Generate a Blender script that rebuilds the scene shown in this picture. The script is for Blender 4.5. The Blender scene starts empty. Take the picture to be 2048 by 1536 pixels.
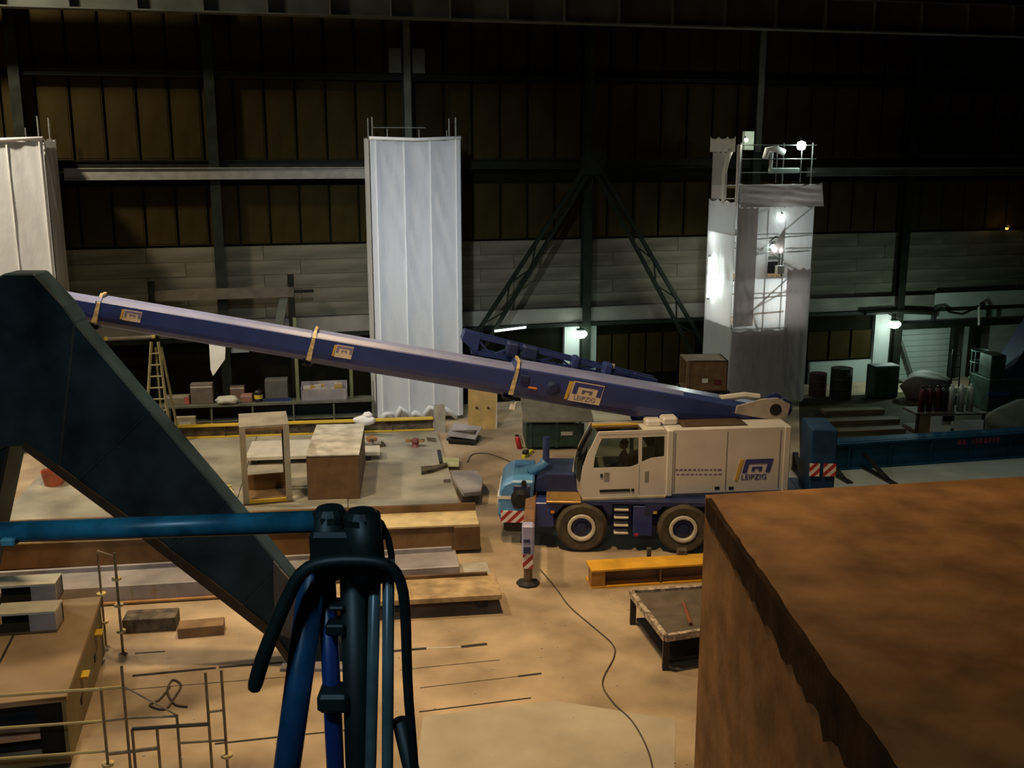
import bpy, bmesh, math, random
from mathutils import Matrix, Vector
random.seed(7)
R = math.radians
sc = bpy.context.scene
COL = sc.collection

# ---------------------------------------------------------------- camera, world, lights, exposure
CAM_H, PITCH, FPX = 9.7, R(12.6), 2100.0
cam_d = bpy.data.cameras.new('camera'); cam = bpy.data.objects.new('camera', cam_d); COL.objects.link(cam)
cam.location = (0, 0, CAM_H); cam.rotation_euler = (math.pi/2 - PITCH, 0, 0)
cam_d.sensor_width = 36; cam_d.lens = 36*FPX/2048; cam_d.clip_end = 300
sc.camera = cam
w = bpy.data.worlds.new('hall_air'); sc.world = w; w.use_nodes = True
w.node_tree.nodes['Background'].inputs[0].default_value = (.5, .6, .6, 1)
w.node_tree.nodes['Background'].inputs[1].default_value = .02
sc.view_settings.view_transform = 'Standard'; sc.view_settings.look = 'None'
sc.view_settings.gamma = 1; sc.view_settings.exposure = 0.0; sc.view_settings.use_curve_mapping = False

def area(loc, target, power, col, size=1.2, spread=180):
    d = bpy.data.lights.new('bay_or_fill_light', 'AREA'); d.shape = 'DISK'; d.size = size; d.energy = power; d.color = col; d.spread = R(spread)
    o = bpy.data.objects.new('bay_or_fill_light', d); COL.objects.link(o); o.location = loc
    o.rotation_euler = (Vector(target) - Vector(loc)).to_track_quat('-Z', 'Y').to_euler()
def point(loc, power, col, size=.15):
    d = bpy.data.lights.new('lamp_light', 'POINT'); d.energy = power; d.color = col; d.shadow_soft_size = size
    o = bpy.data.objects.new('lamp_light', d); COL.objects.link(o); o.location = loc
SODIUM = (1, .70, .36)
area((-1.5, 18.5, 18), (-.5, 18.5, 0), 830, SODIUM, spread=104)
area((-9, 23, 18.5), (-8, 24, 0), 720, (1, .78, .50), spread=105)
area((-19, 28.3, 18), (-15, 35, 3), 1350, (1, .87, .66), spread=130)
area((-4, 23, 14), (-3.6, 37, 5), 160, (.80, .90, 1), .8, spread=58)
area((-6, -7, 16), (-7, 18, 4), 110, (.6, .85, 1), 1.0, spread=62)  # added cool fill from behind the camera, no lamp seen there
area((15, 27, 19), (14, 30, 0), 95, (.75, 1, .9), spread=100)
area((-1.5, -1.0, 12.5), (-.6, 2.3, 8.7), 26, (.45, .75, 1), .5, spread=110)  # added cool light for the foreground rail, its source is unseen

# ---------------------------------------------------------------- where things stand: sight lines of the camera met with floor, heights and the wall
CP, SP = math.cos(PITCH), math.sin(PITCH)
EYE = Vector((0, 0, CAM_H))
def ray(px, py):
    return Vector((0, CP, -SP)) + Vector((1, 0, 0))*((px-1024)/FPX) + Vector((0, SP, CP))*((768-py)/FPX)
def G(px, py, z=0.0):
    d = ray(px, py); return EYE + d*((z-CAM_H)/d.z)
def AY(px, py, Y):
    d = ray(px, py); return EYE + d*(Y/d.y)
WYAW = R(14)
W0 = Vector((2.7, 40.8, 0)); WU = Vector((math.cos(WYAW), math.sin(WYAW), 0)); WN = Vector((math.sin(WYAW), -math.cos(WYAW), 0))
def WP(px, py, off=0.0):                       # point on the plane OFF metres in front of the rear wall
    d = ray(px, py); o = W0 + WN*off
    return EYE + d*((o-EYE).dot(WN)/d.dot(WN))
def WS(px, py, off=0.0):                       # the same as (distance along the wall, height)
    p = WP(px, py, off); return (p-W0).dot(WU), p.z
def heading(a, b): return math.atan2(b.y-a.y, b.x-a.x)

# ---------------------------------------------------------------- materials
MATS = {}
def M(name, c, rough=.6, metal=0, var=.22, scale=3.0, c2=None, bump=0, stretch=(1, 1, 1), emit=0, alpha=None, spec=.5):
    if name in MATS: return MATS[name]
    m = bpy.data.materials.new(name); m.use_nodes = True; nt = m.node_tree; N = nt.nodes; L = nt.links
    b = N['Principled BSDF']; b.inputs['Roughness'].default_value = rough; b.inputs['Metallic'].default_value = metal
    b.inputs['Specular IOR Level'].default_value = spec
    tc = N.new('ShaderNodeTexCoord'); mp = N.new('ShaderNodeMapping'); mp.inputs['Scale'].default_value = stretch
    L.new(tc.outputs['Object'], mp.inputs[0])
    nz = N.new('ShaderNodeTexNoise'); nz.inputs['Scale'].default_value = scale; nz.inputs['Detail'].default_value = 6
    L.new(mp.outputs[0], nz.inputs['Vector'])
    r = N.new('ShaderNodeValToRGB'); r.color_ramp.elements[0].position = .32; r.color_ramp.elements[1].position = .68
    lo = [x*(1-var) for x in c]; hi = [min(1, x*(1+var)) for x in (c2 or c)]
    r.color_ramp.elements[0].color = (*lo, 1); r.color_ramp.elements[1].color = (*hi, 1)
    L.new(nz.outputs[0], r.inputs[0]); L.new(r.outputs[0], b.inputs['Base Color'])
    if bump:
        bp = N.new('ShaderNodeBump'); bp.inputs['Strength'].default_value = bump; bp.inputs['Distance'].default_value = .02
        n2 = N.new('ShaderNodeTexNoise'); n2.inputs['Scale'].default_value = scale*6; L.new(mp.outputs[0], n2.inputs['Vector'])
        L.new(n2.outputs[0], bp.inputs['Height']); L.new(bp.outputs[0], b.inputs['Normal'])
    if emit:
        b.inputs['Emission Color'].default_value = (*c, 1); b.inputs['Emission Strength'].default_value = emit
    MATS[name] = m; return m
def glass(name, c=(.5, .6, .55)):
    m = bpy.data.materials.new(name); m.use_nodes = True; nt = m.node_tree; N = nt.nodes; L = nt.links
    N.remove(N['Principled BSDF']); t = N.new('ShaderNodeBsdfTransparent'); t.inputs[0].default_value = (*c, 1)
    g = N.new('ShaderNodeBsdfGlossy'); g.inputs['Roughness'].default_value = .05
    f = N.new('ShaderNodeFresnel'); f.inputs[0].default_value = 1.5; x = N.new('ShaderNodeMixShader')
    L.new(f.outputs[0], x.inputs[0]); L.new(t.outputs[0], x.inputs[1]); L.new(g.outputs[0], x.inputs[2]); L.new(x.outputs[0], N['Material Output'].inputs[0])
    return m
def tarp(name, c, trans=.45):
    m = bpy.data.materials.new(name); m.use_nodes = True; nt = m.node_tree; N = nt.nodes; L = nt.links
    b = N['Principled BSDF']; b.inputs['Roughness'].default_value = .45
    tc = N.new('ShaderNodeTexCoord'); nz = N.new('ShaderNodeTexNoise'); nz.inputs['Scale'].default_value = 2.2; nz.inputs['Detail'].default_value = 8
    mp = N.new('ShaderNodeMapping'); mp.inputs['Scale'].default_value = (1, 1, .45); L.new(tc.outputs['Object'], mp.inputs[0]); L.new(mp.outputs[0], nz.inputs['Vector'])
    r = N.new('ShaderNodeValToRGB'); r.color_ramp.elements[0].color = (*[x*.88 for x in c], 1); r.color_ramp.elements[1].color = (*c, 1)
    L.new(nz.outputs[0], r.inputs[0]); L.new(r.outputs[0], b.inputs['Base Color'])
    bp = N.new('ShaderNodeBump'); bp.inputs['Strength'].default_value = .5; bp.inputs['Distance'].default_value = .08
    L.new(nz.outputs[0], bp.inputs['Height']); L.new(bp.outputs[0], b.inputs['Normal'])
    t = N.new('ShaderNodeBsdfTranslucent'); t.inputs[0].default_value = (*c, 1); x = N.new('ShaderNodeMixShader'); x.inputs[0].default_value = trans
    L.new(b.outputs[0], x.inputs[1]); L.new(t.outputs[0], x.inputs[2]); L.new(x.outputs[0], N['Material Output'].inputs[0])
    MATS[name] = m; return m
def stripes(name, a, b_, freq, slant=1.0):
    m = bpy.data.materials.new(name); m.use_nodes = True; nt = m.node_tree; N = nt.nodes; L = nt.links
    b = N['Principled BSDF']; b.inputs['Roughness'].default_value = .4
    tc = N.new('ShaderNodeTexCoord'); sx = N.new('ShaderNodeSeparateXYZ'); L.new(tc.outputs['Object'], sx.inputs[0])
    a1 = N.new('ShaderNodeMath'); a1.operation = 'MULTIPLY'; a1.inputs[1].default_value = slant; L.new(sx.outputs[2], a1.inputs[0])
    a2 = N.new('ShaderNodeMath'); a2.operation = 'ADD'; L.new(sx.outputs[0], a2.inputs[0]); L.new(a1.outputs[0], a2.inputs[1])
    a3 = N.new('ShaderNodeMath'); a3.operation = 'MULTIPLY'; a3.inputs[1].default_value = freq; L.new(a2.outputs[0], a3.inputs[0])
    a4 = N.new('ShaderNodeMath'); a4.operation = 'FRACT'; L.new(a3.outputs[0], a4.inputs[0])
    a5 = N.new('ShaderNodeMath'); a5.operation = 'GREATER_THAN'; a5.inputs[1].default_value = .5; L.new(a4.outputs[0], a5.inputs[0])
    mx = N.new('ShaderNodeMix'); mx.data_type = 'RGBA'; mx.inputs[6].default_value = (*a, 1); mx.inputs[7].default_value = (*b_, 1)
    L.new(a5.outputs[0], mx.inputs[0]); L.new(mx.outputs[2], b.inputs['Base Color'])
    return m

CONC = M('concrete', (.28, .20, .122), .75, var=.28, scale=.55, c2=(.41, .305, .195), bump=.25)
PLATE = M('pale_steel_plate', (.29, .27, .21), .5, .1, var=.2, scale=.8, c2=(.40, .37, .29), bump=.1)
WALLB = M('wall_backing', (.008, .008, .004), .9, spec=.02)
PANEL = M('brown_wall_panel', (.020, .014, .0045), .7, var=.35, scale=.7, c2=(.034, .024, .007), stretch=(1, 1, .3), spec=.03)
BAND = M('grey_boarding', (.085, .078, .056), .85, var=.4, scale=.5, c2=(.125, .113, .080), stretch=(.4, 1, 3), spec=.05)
LEDGE = M('pale_ledge', (.42, .39, .33), .7, var=.2)
WLEDGE = M('grimy_wall_ledge', (.17, .155, .125), .8, var=.3, scale=.8)
WGIRD = M('pale_wall_girder', (.21, .20, .17), .7, var=.2)
PALE = M('whitewashed_wall', (.36, .39, .36), .8, var=.15, scale=.9)
DSTEEL = M('dark_steel', (.008, .009, .005), .6, var=.4, spec=.15)
GSTEEL = M('grey_girder_paint', (.10, .105, .085), .55, var=.25, scale=1, spec=.1)
DULL = M('dull_green_steel', (.013, .017, .011), .6, var=.3, spec=.1)
TARP = tarp('white_tarp', (.74, .75, .76), .12)
TARPT = tarp('thin_white_tarp', (.80, .82, .82), .5)
TARPB = tarp('brownish_tarp', (.62, .56, .54), .35)
SEAM = M('tarp_seam', (.9, .9, .88), .5, var=.05)
SCAF = M('galvanised_tube', (.28, .29, .27), .45, .5, var=.3, scale=8)
BLUE = M('crane_blue', (.030, .050, .20), .32, var=.15, scale=1.5, spec=.6)
LBLUE = M('light_blue', (.09, .26, .50), .4, var=.2, scale=2)
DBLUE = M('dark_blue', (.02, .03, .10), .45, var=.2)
WHITE = M('crane_cream', (.74, .69, .62), .38, var=.06, scale=1.5)
GREYP = M('grey_seal', (.30, .28, .26), .6)
BLACK = M('black_plastic', (.012, .012, .014), .5, var=.2)
RUBBER = M('tyre_rubber', (.085, .065, .04), .85, var=.3, scale=6)
RIM = M('cream_rim', (.68, .60, .46), .45, var=.12, scale=8)
YEL = M('yellow_paint', (.62, .42, .04), .45, var=.15, scale=2)
ORNG = M('orange_paint', (.75, .25, .03), .45, var=.15)
REDP = M('red_paint', (.45, .03, .03), .4, var=.15)
RUST = M('rusty_plate', (.30, .145, .052), .75, .05, var=.2, scale=1.9, c2=(.46, .23, .085), bump=.3)
RUSTE = M('dark_rust', (.035, .018, .008), .75, var=.4, scale=2.5, c2=(.06, .03, .012), bump=.3, spec=.08)
BEAMR = M('brown_primer_steel', (.12, .066, .027), .6, .1, var=.3, scale=1.2, c2=(.19, .11, .05))
BEAMG = M('grey_primer_steel', (.27, .25, .26), .5, .2, var=.22, scale=1.1, c2=(.36, .33, .33))
BOXG = M('grey_box_steel', (.34, .31, .25), .6, .1, var=.2, scale=2)
AFR = M('blue_black_paint', (.011, .022, .028), .5, var=.45, scale=1.0, c2=(.019, .036, .046), spec=.15)
TEAL = M('teal_rail_paint', (.015, .10, .155), .35, var=.3, scale=14, c2=(.02, .14, .20))
NAVY = M('navy_pipe_paint', (.012, .04, .16), .3, var=.3, scale=10)
HOSE = M('black_hose', (.010, .018, .015), .5, var=.3, scale=10)
HOSEG = M('grey_hose', (.09, .13, .13), .3, var=.3, scale=10)
WOOD = M('plywood', (.36, .21, .075), .7, var=.2, scale=2, stretch=(1, 1, .3))
CRATE = M('crate_wood', (.20, .115, .05), .8, var=.25, scale=3)
MUST = M('mustard_panel', (.40, .25, .07), .6, var=.15)
BAG = M('white_sack', (.85, .84, .80), .6, var=.06)
DGREEN = M('dark_green_paint', (.02, .045, .032), .5, var=.35)
LAMPW = M('lamp_glow', (.85, 1, .93), .3, emit=26)
TUBEW = M('tube_glow', (.85, .95, 1), .3, emit=9)
SCRAP = M('scrap_brown', (.06, .045, .03), .8, var=.5, scale=5, c2=(.10, .075, .05))
LOGOB = M('logo_blue', (.05, .06, .26), .4, var=.05)
LOGOW = M('logo_cream', (.74, .60, .44), .5, var=.06)
LOGOY = M('logo_yellow', (.68, .42, .07), .45, var=.05)
PRINT = M('lettering_blue', (.22, .18, .30), .5, var=.2)
GLASS = glass('cab_glass', (.55, .62, .56)); GLASSR = glass('roof_glass', (.75, .7, .55))
HAZ = stripes('red_white_stripes', (.40, .03, .03), (.78, .72, .66), 4.2, -1.0)

# ---------------------------------------------------------------- mesh building
class MB:
    def __init__(self, T=None): self.v = []; self.f = []; self.T = T or Matrix()
    def add(self, vs, fs):
        n = len(self.v); self.v += [self.T @ Vector(p) for p in vs]; self.f += [[i+n for i in q] for q in fs]; return self
    def box(self, c, s, ch=0.0):
        x, y, z = c; a, b, h = (k/2 for k in s)
        if not ch:
            vs = [(x+i*a, y+j*b, z+k*h) for k in (-1, 1) for i, j in ((-1, -1), (1, -1), (1, 1), (-1, 1))]
            return self.add(vs, [(3, 2, 1, 0), (4, 5, 6, 7), (0, 1, 5, 4), (1, 2, 6, 5), (2, 3, 7, 6), (3, 0, 4, 7)])
        a2, b2 = a-ch, b-ch
        ring = lambda A, B, A2, B2, Z: [(x+p, y+q, Z) for p, q in ((-A2, -B), (A2, -B), (A, -B2), (A, B2), (A2, B), (-A2, B), (-A, B2), (-A, -B2))]
        vs = ring(a2, b2, a2-ch*.3, b2-ch*.3, z-h) + ring(a, b, a2, b2, z-h+ch) + ring(a, b, a2, b2, z+h-ch) + ring(a2, b2, a2-ch*.3, b2-ch*.3, z+h)
        fs = [tuple(range(7, -1, -1)), tuple(range(24, 32))]
        for k in range(3): fs += [(k*8+i, k*8+(i+1) % 8, k*8+8+(i+1) % 8, k*8+8+i) for i in range(8)]
        return self.add(vs, fs)
    def lim(self, lo, hi, ch=0.0): return self.box([(p+q)/2 for p, q in zip(lo, hi)], [q-p for p, q in zip(lo, hi)], ch)
    def loft(self, rings, cap=True, close=True):
        n = len(rings[0]); vs = [p for r_ in rings for p in r_]; fs = []
        for k in range(len(rings)-1):
            for i in range(n if close else n-1): fs.append((k*n+i, k*n+(i+1) % n, (k+1)*n+(i+1) % n, (k+1)*n+i))
        if cap and close: fs += [tuple(range(n-1, -1, -1)), tuple(range((len(rings)-1)*n, len(rings)*n))]
        return self.add(vs, fs)
    def tube(self, pts, r, n=8, cap=True, r2=None):
        pts = [Vector(p) for p in pts]; rings = []; prev = None
        for i, p in enumerate(pts):
            t = (pts[min(i+1, len(pts)-1)] - pts[max(i-1, 0)]).normalized()
            if prev is None: u = t.cross(Vector((0, 0, 1)) if abs(t.z) < .9 else Vector((1, 0, 0))).normalized()
            else: u = (prev - t*prev.dot(t)).normalized()
            prev = u; v_ = t.cross(u); rr = r if r2 is None else r+(r2-r)*i/(len(pts)-1)
            rings.append([p + (u*math.cos(2*math.pi*k/n) + v_*math.sin(2*math.pi*k/n))*rr for k in range(n)])
        return self.loft(rings, cap)
    def bar(self, a, b, w, h, up=(0, 0, 1)):
        a, b = Vector(a), Vector(b); t = (b-a).normalized(); s = t.cross(Vector(up)).normalized() if t.cross(Vector(up)).length > .01 else Vector((1, 0, 0)); u = s.cross(t)
        rg = lambda p: [p+s*w/2-u*h/2, p+s*w/2+u*h/2, p-s*w/2+u*h/2, p-s*w/2-u*h/2]
        return self.loft([rg(a), rg(b)])
    def ibeam(self, a, b, w, h, tf=.03, tw=.02):
        a, b = Vector(a), Vector(b); t = (b-a).normalized(); s = t.cross(Vector((0, 0, 1))).normalized() if abs(t.z) < .99 else Vector((1, 0, 0)); u = s.cross(t)
        for lo, hi, ww in ((0, tf, w), (tf, h-tf, tw), (h-tf, h, w)):
            rg = lambda p: [p+s*ww/2+u*lo, p+s*ww/2+u*hi, p-s*ww/2+u*hi, p-s*ww/2+u*lo]
            self.loft([rg(a), rg(b)])
        return self
    def prism(self, poly, y0, y1):                 # poly in x,z, swept along y
        return self.loft([[(x, y0, z) for x, z in poly], [(x, y1, z) for x, z in poly]])
    def lathe(self, prof, n=24, axis='z'):         # prof (r, h)
        f = (lambda r_, h, c, s: (r_*c, r_*s, h)) if axis == 'z' else (lambda r_, h, c, s: (r_*c, h, r_*s))
        return self.loft([[f(r_, h, math.cos(2*math.pi*k/n), math.sin(2*math.pi*k/n)) for k in range(n)] for r_, h in prof], cap=False)
    def sheet(self, fn, nu, nv):
        vs = [fn(i/nu, j/nv) for j in range(nv+1) for i in range(nu+1)]
        return self.add(vs, [(j*(nu+1)+i, j*(nu+1)+i+1, (j+1)*(nu+1)+i+1, (j+1)*(nu+1)+i) for j in range(nv) for i in range(nu)])
    def build(self, name, mat, parent=None, smooth=False, bevel=0, thick=0, subsurf=0, world=False):
        me = bpy.data.meshes.new(name)
        vs = self.v
        if world and parent is not None:
            inv = WM[parent.name].inverted(); vs = [inv @ p for p in vs]
        me.from_pydata([tuple(p) for p in vs], [], self.f); me.materials.append(mat)
        bm = bmesh.new(); bm.from_mesh(me); bmesh.ops.recalc_face_normals(bm, faces=bm.faces); bm.to_mesh(me); bm.free()
        if smooth: me.shade_smooth()
        o = bpy.data.objects.new(name, me); COL.objects.link(o)
        WM[o.name] = Matrix()
        if parent is not None: o.parent = parent; WM[o.name] = WM[parent.name].copy()
        if thick:
            s = o.modifiers.new('thick', 'SOLIDIFY'); s.thickness = thick; s.offset = 0
        if bevel:
            s = o.modifiers.new('bevel', 'BEVEL'); s.width = bevel; s.segments = 1; s.limit_method = 'ANGLE'
        if subsurf:
            s = o.modifiers.new('sub', 'SUBSURF'); s.levels = s.render_levels = subsurf
        return o
WM = {}
def tag(o, label=None, cat=None, group=None, kind=None):
    for k, v_ in (('label', label), ('category', cat), ('group', group), ('kind', kind)):
        if v_: o[k] = v_
    return o
def thing(name, label, cat, loc=(0, 0, 0), rz=0, group=None, kind=None):
    o = bpy.data.objects.new(name, None); COL.objects.link(o); o.location = loc; o.rotation_euler = (0, 0, rz); o.empty_display_size = .3
    WM[o.name] = Matrix.Translation(Vector(loc)) @ Matrix.Rotation(rz, 4, 'Z')
    return tag(o, label, cat, group, kind)
def place(o, loc, rz=0):
    o.location = loc; o.rotation_euler = (0, 0, rz); WM[o.name] = Matrix.Translation(Vector(loc)) @ Matrix.Rotation(rz, 4, 'Z'); return o
def dup(root, loc, rz=0, label=None):
    r = root.copy(); COL.objects.link(r); r.location = loc; r.rotation_euler = (0, 0, rz)
    WM[r.name] = Matrix.Translation(Vector(loc)) @ Matrix.Rotation(rz, 4, 'Z')
    if label: r['label'] = label
    for c in list(root.children):
        d = c.copy(); COL.objects.link(d); d.parent = r
        for g in c.children:
            e = g.copy(); COL.objects.link(e); e.parent = d
    return r
def share(o, parent, T):                           # a piece that shares mesh data with its like
    c = o.copy(); COL.objects.link(c); c.parent = parent; c.matrix_local = T; return c
def holed(name, outer, holes, thick, mat, parent, T):
    """a plate in its own x,z plane with openings, stood up by T"""
    cu = bpy.data.curves.new(name, 'CURVE'); cu.dimensions = '2D'; cu.fill_mode = 'BOTH'; cu.extrude = thick/2
    for poly in [outer]+holes:
        s = cu.splines.new('POLY'); s.points.add(len(poly)-1); s.use_cyclic_u = True
        for p, q in zip(s.points, poly): p.co = (q[0], q[1], 0, 1)
    t = bpy.data.objects.new('tmp', cu); COL.objects.link(t); bpy.context.view_layer.update()
    me = bpy.data.meshes.new_from_object(t.evaluated_get(bpy.context.evaluated_depsgraph_get()))
    bpy.data.objects.remove(t); bpy.data.curves.remove(cu)
    me.transform(T @ Matrix.Rotation(math.pi/2, 4, 'X'))
    if parent is not None: me.transform(WM[parent.name].inverted())
    me.materials.clear(); me.materials.append(mat); me.name = name
    o = bpy.data.objects.new(name, me); COL.objects.link(o); o.parent = parent
    if parent is not None: WM[o.name] = WM[parent.name].copy()
    return o
def letters(name, text, size, mat, parent, T, thick=.004):
    cu = bpy.data.curves.new(name, 'FONT'); cu.body = text; cu.size = size; cu.extrude = thick; cu.align_x = 'CENTER'
    t = bpy.data.objects.new('tmp', cu); COL.objects.link(t); bpy.context.view_layer.update()
    me = bpy.data.meshes.new_from_object(t.evaluated_get(bpy.context.evaluated_depsgraph_get()))
    bpy.data.objects.remove(t); bpy.data.curves.remove(cu)
    me.transform(T @ Matrix.Rotation(math.pi/2, 4, 'X'))
    if parent is not None: me.transform(WM[parent.name].inverted())
    me.materials.clear(); me.materials.append(mat)
    o = bpy.data.objects.new(name, me); COL.objects.link(o); o.parent = parent; WM[o.name] = WM[parent.name].copy(); return o
def frame_T(o, yaw, dz=0): return Matrix.Translation(Vector((o[0], o[1], o[2] if len(o) > 2 else dz))) @ Matrix.Rotation(yaw, 4, 'Z')

# ================================================================ THE SETTING
WT = frame_T(W0, WYAW)                              # x along the wall, y into it, z up
S_L, S_R = -32.0, 34.0
def struct(o, label, cat=None): return tag(o, label, cat, kind='structure')
mb = MB(); mb.lim((-45, -12, -.3), (45, 60, 0)); floor = struct(mb.build('floor', CONC), 'dusty concrete hall floor with stains and slots')
mb = MB(); mb.lim((-45, -12, 24), (45, 60, 24.3)); struct(mb.build('ceiling', DSTEEL), 'dark roof high above the hall')
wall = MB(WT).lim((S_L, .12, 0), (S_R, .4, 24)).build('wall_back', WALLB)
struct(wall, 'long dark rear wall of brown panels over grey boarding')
WM['wall_back'] = Matrix()
for nm, x in (('wall_left', -44.8), ('wall_right', 44.5)):
    struct(MB().lim((x, -12, 0), (x+.3, 60, 24)).build(nm, WALLB), 'dark side wall of the hall')
struct(MB().lim((-45, -12.3, 0), (45, -12, 24)).build('wall_front', WALLB), 'dark wall behind the viewer')
# heights of the rows read at the mid pillar
H = lambda y: WS(1180, y)[1]
rows = [(H(38), H(-120)), (H(152), H(46)), (H(318), H(166)), (H(474), H(366))]
PW = 1.06
src = {}
k0 = int(S_L/PW)+1
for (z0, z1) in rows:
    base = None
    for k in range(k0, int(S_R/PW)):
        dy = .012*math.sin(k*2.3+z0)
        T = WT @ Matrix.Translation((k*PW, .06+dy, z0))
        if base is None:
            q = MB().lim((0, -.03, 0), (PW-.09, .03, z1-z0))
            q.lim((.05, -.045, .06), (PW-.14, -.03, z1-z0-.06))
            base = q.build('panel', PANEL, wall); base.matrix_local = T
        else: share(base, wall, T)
zb0, zb1, zl0 = H(612), H(478), H(641)
nb = 5; hh = (zb1-zb0)/nb
for j in range(nb):
    base = None
    for k in range(int(S_L/4), int(S_R/4)):
        T = WT @ Matrix.Translation((k*4.0+(j % 2)*1.3, .05+random.uniform(-.012, .012), zb0+j*hh))
        if base is None:
            base = MB().lim((0, -.03, .006), (3.985, .03, hh-.006)).build('board', BAND, wall); base.matrix_local = T
        else: share(base, wall, T)
MB(WT).lim((S_L, -.25, zl0), (S_R, .12, zb0-.02)).build('ledge', WLEDGE, wall)
MB(WT).lim((S_L, -.34, zl0-.16), (S_R, -.1, zl0-.02)).build('ledge_rail', DULL, wall)
# lower zone: pale pillar, dado, whitewashed part on the right with frames
for a, b in ((1127, 1190), (1742, 1778)):
    s0, s1 = WS(a, 720)[0], WS(b, 720)[0]
    MB(WT).lim((s0, -.12, 0), (s1, .12, zl0-.18)).build('pilaster', PALE, wall)
sA, sB = WS(1792, 700)[0], S_R
MB(WT).lim((sA, -.02, 0), (sB, .12, zl0-.18)).build('whitewashed_wall', PALE, wall)
MB(WT).lim((sA+1.5, -.29, zl0), (sB, -.255, zl0+.62)).build('whitewash', PALE, wall)
s0, s1 = WS(1618, 750)[0], WS(1742, 750)[0]
MB(WT).lim((s0, -.04, 0), (s1, .12, WS(1680, 722)[1])).build('dado', PALE, wall)
n = 7
base = None
for k in range(n):
    T = WT @ Matrix.Translation((s0-4.2+k*(s1-s0+4.2)/n, .06, WS(1680, 718)[1]))
    q = (MB().lim((0, -.03, 0), ((s1-s0+4.2)/n-.12, .03, WS(1680, 662)[1]-WS(1680, 718)[1])))
    if base is None: base = q.build('window_panel', PANEL, wall); base.matrix_local = T
    else: share(base, wall, T)
s0 = WS(1192, 700)[0]; base = None
for k in range(6):
    T = WT @ Matrix.Translation((s0+k*.72, .06, .9))
    if base is None: base = MB().lim((0, -.03, 0), (.64, .03, zl0-1.5)).build('window_panel', PANEL, wall); base.matrix_local = T
    else: share(base, wall, T)
# ---- big pale roller door in its green frame (right)
d = thing('door_1', 'wide pale roller door in a dark green steel frame', 'door', W0, WYAW, kind='structure')
zt = WS(1900, 652, .3)[1]
a, b = WS(1795, 700, .2)[0], WS(1903, 700, .2)[0]
nsl = 9
base = None
for k in range(nsl):
    T = Matrix.Translation((a, -.1, k*(zt-.1)/nsl))
    if base is None:
        base = MB().lim((0, -.03, .008), (b-a, .03, (zt-.1)/nsl-.008)).build('slat', PALE, d); base.matrix_local = T
    else: share(base, d, T)
for px, wd in ((1907, .24), (1948, .42)):
    s = WS(px, 700, .3)[0]; MB().lim((s-wd/2, -.4, 0), (s+wd/2, -.14, zt)).build('door_post', DULL if px < 1910 else DSTEEL, d)
MB().lim((WS(1788, 650, .3)[0], -.44, zt-.03), (WS(2060, 650, .3)[0], -.12, zt+.22)).build('lintel', DULL, d)
p0, p1 = WS(1795, 662, .45), WS(1826, 760, .45); MB().bar((p0[0], -.45, p0[1]), (p1[0], -.45, max(.02, p1[1])), .14, .12).build('brace', GSTEEL, d)
# ---- pipes and cables over the door
t = thing('cable_tray', 'dark cable bundle sagging along the pale ledge right of the tall column', 'cable', W0, WYAW)
pts = [WS(x, y, .5) for x, y in ((1730, 626), (1790, 622), (1850, 624), (1872, 626))]
MB().tube([(s, -.5, z) for s, z in pts], .11, 8).build('conduit', DSTEEL, t)
pts = [WS(x, y, .5) for x, y in ((1868, 618), (1885, 615), (1900, 624), (1925, 628), (1950, 616), (1965, 605), (1975, 622), (1972, 648))]
MB().tube([(s, -.5, z) for s, z in pts], .05, 6).build('cable', DSTEEL, t, smooth=True)
pts = [WS(x, y, .5) for x, y in ((1958, 608), (1958, 650))]
MB().tube([(s, -.5, z) for s, z in pts], .05, 6).build('pipe', LEDGE, t)
s, z = WS(1868, 632, .5); MB().lim((s-.07, -.58, z-.2), (s+.07, -.4, z+.12)).build('hanger', BLACK, t)

# ---- columns, girders, runway beam, inverted-V bracing
cols = [(25, 130), (420, 200), (815, 200), (1180, 200), (1520, 200), (1843, 100)]
where = ['behind the left shrouded scaffold', 'in the left bay with nothing before it', 'above the middle shrouded scaffold with two plates on it',
         'running down through the tip of the inverted V brace', 'behind the lamp-lit scaffold', 'right of the lamp-lit scaffold with a green-lit lamp on it']
for i, (px, py) in enumerate(cols):
    s = WS(px, py, .5)[0]; P = W0 + WU*s + WN*.35
    c = thing('steel_column', 'dark steel wall column %s' % where[i], 'column', (P.x, P.y, 0), WYAW, 'steel columns along the rear wall', 'structure')
    MB().ibeam((0, .17, 0), (0, .17, 23.9), .34, .34).build('shaft', DULL if i != 5 else DSTEEL, c)
    if i in (2, 4):
        MB().lim((-.12, -.22, 9.6), (.12, -.19, 16)).build('face_plate', GSTEEL, c)
    if i == 3:
        MB().lim((-.05, -.22, 9.6), (.05, -.19, 16)).build('face_plate', DULL, c)
    MB().lim((-.3, -.3, 0), (.3, .3, .06)).build('base_plate', DSTEEL, c)
    if i == 2:
        for sx in (-1, 1):
            z0, z1 = WS(815, 146, .6)[1], WS(815, 96, .6)[1]
            MB().lim((sx*.42-.22, -.22, z0), (sx*.42+.22, -.14, z1), .01).build('junction_plate', GSTEEL, c)
def girder(x0, x1, py, h, off, mat, label, px=1180):
    (a, z), (b, _) = WS(x0, py, off), WS(x1, py, off); z = WS(px, py, off)[1]
    A = W0+WU*a+WN*off; L = b-a
    g = thing('wall_girder', label, 'girder', (A.x, A.y, 0), WYAW, None, 'structure')
    MB().lim((0, -.03, z-h/2+.03), (L, .03, z+h/2-.03)).build('web', mat, g)
    for zz in (z-h/2, z+h/2-.03): MB().lim((0, -.1, zz), (L, .1, zz+.03)).build('flange', mat, g)
    return g
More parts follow.
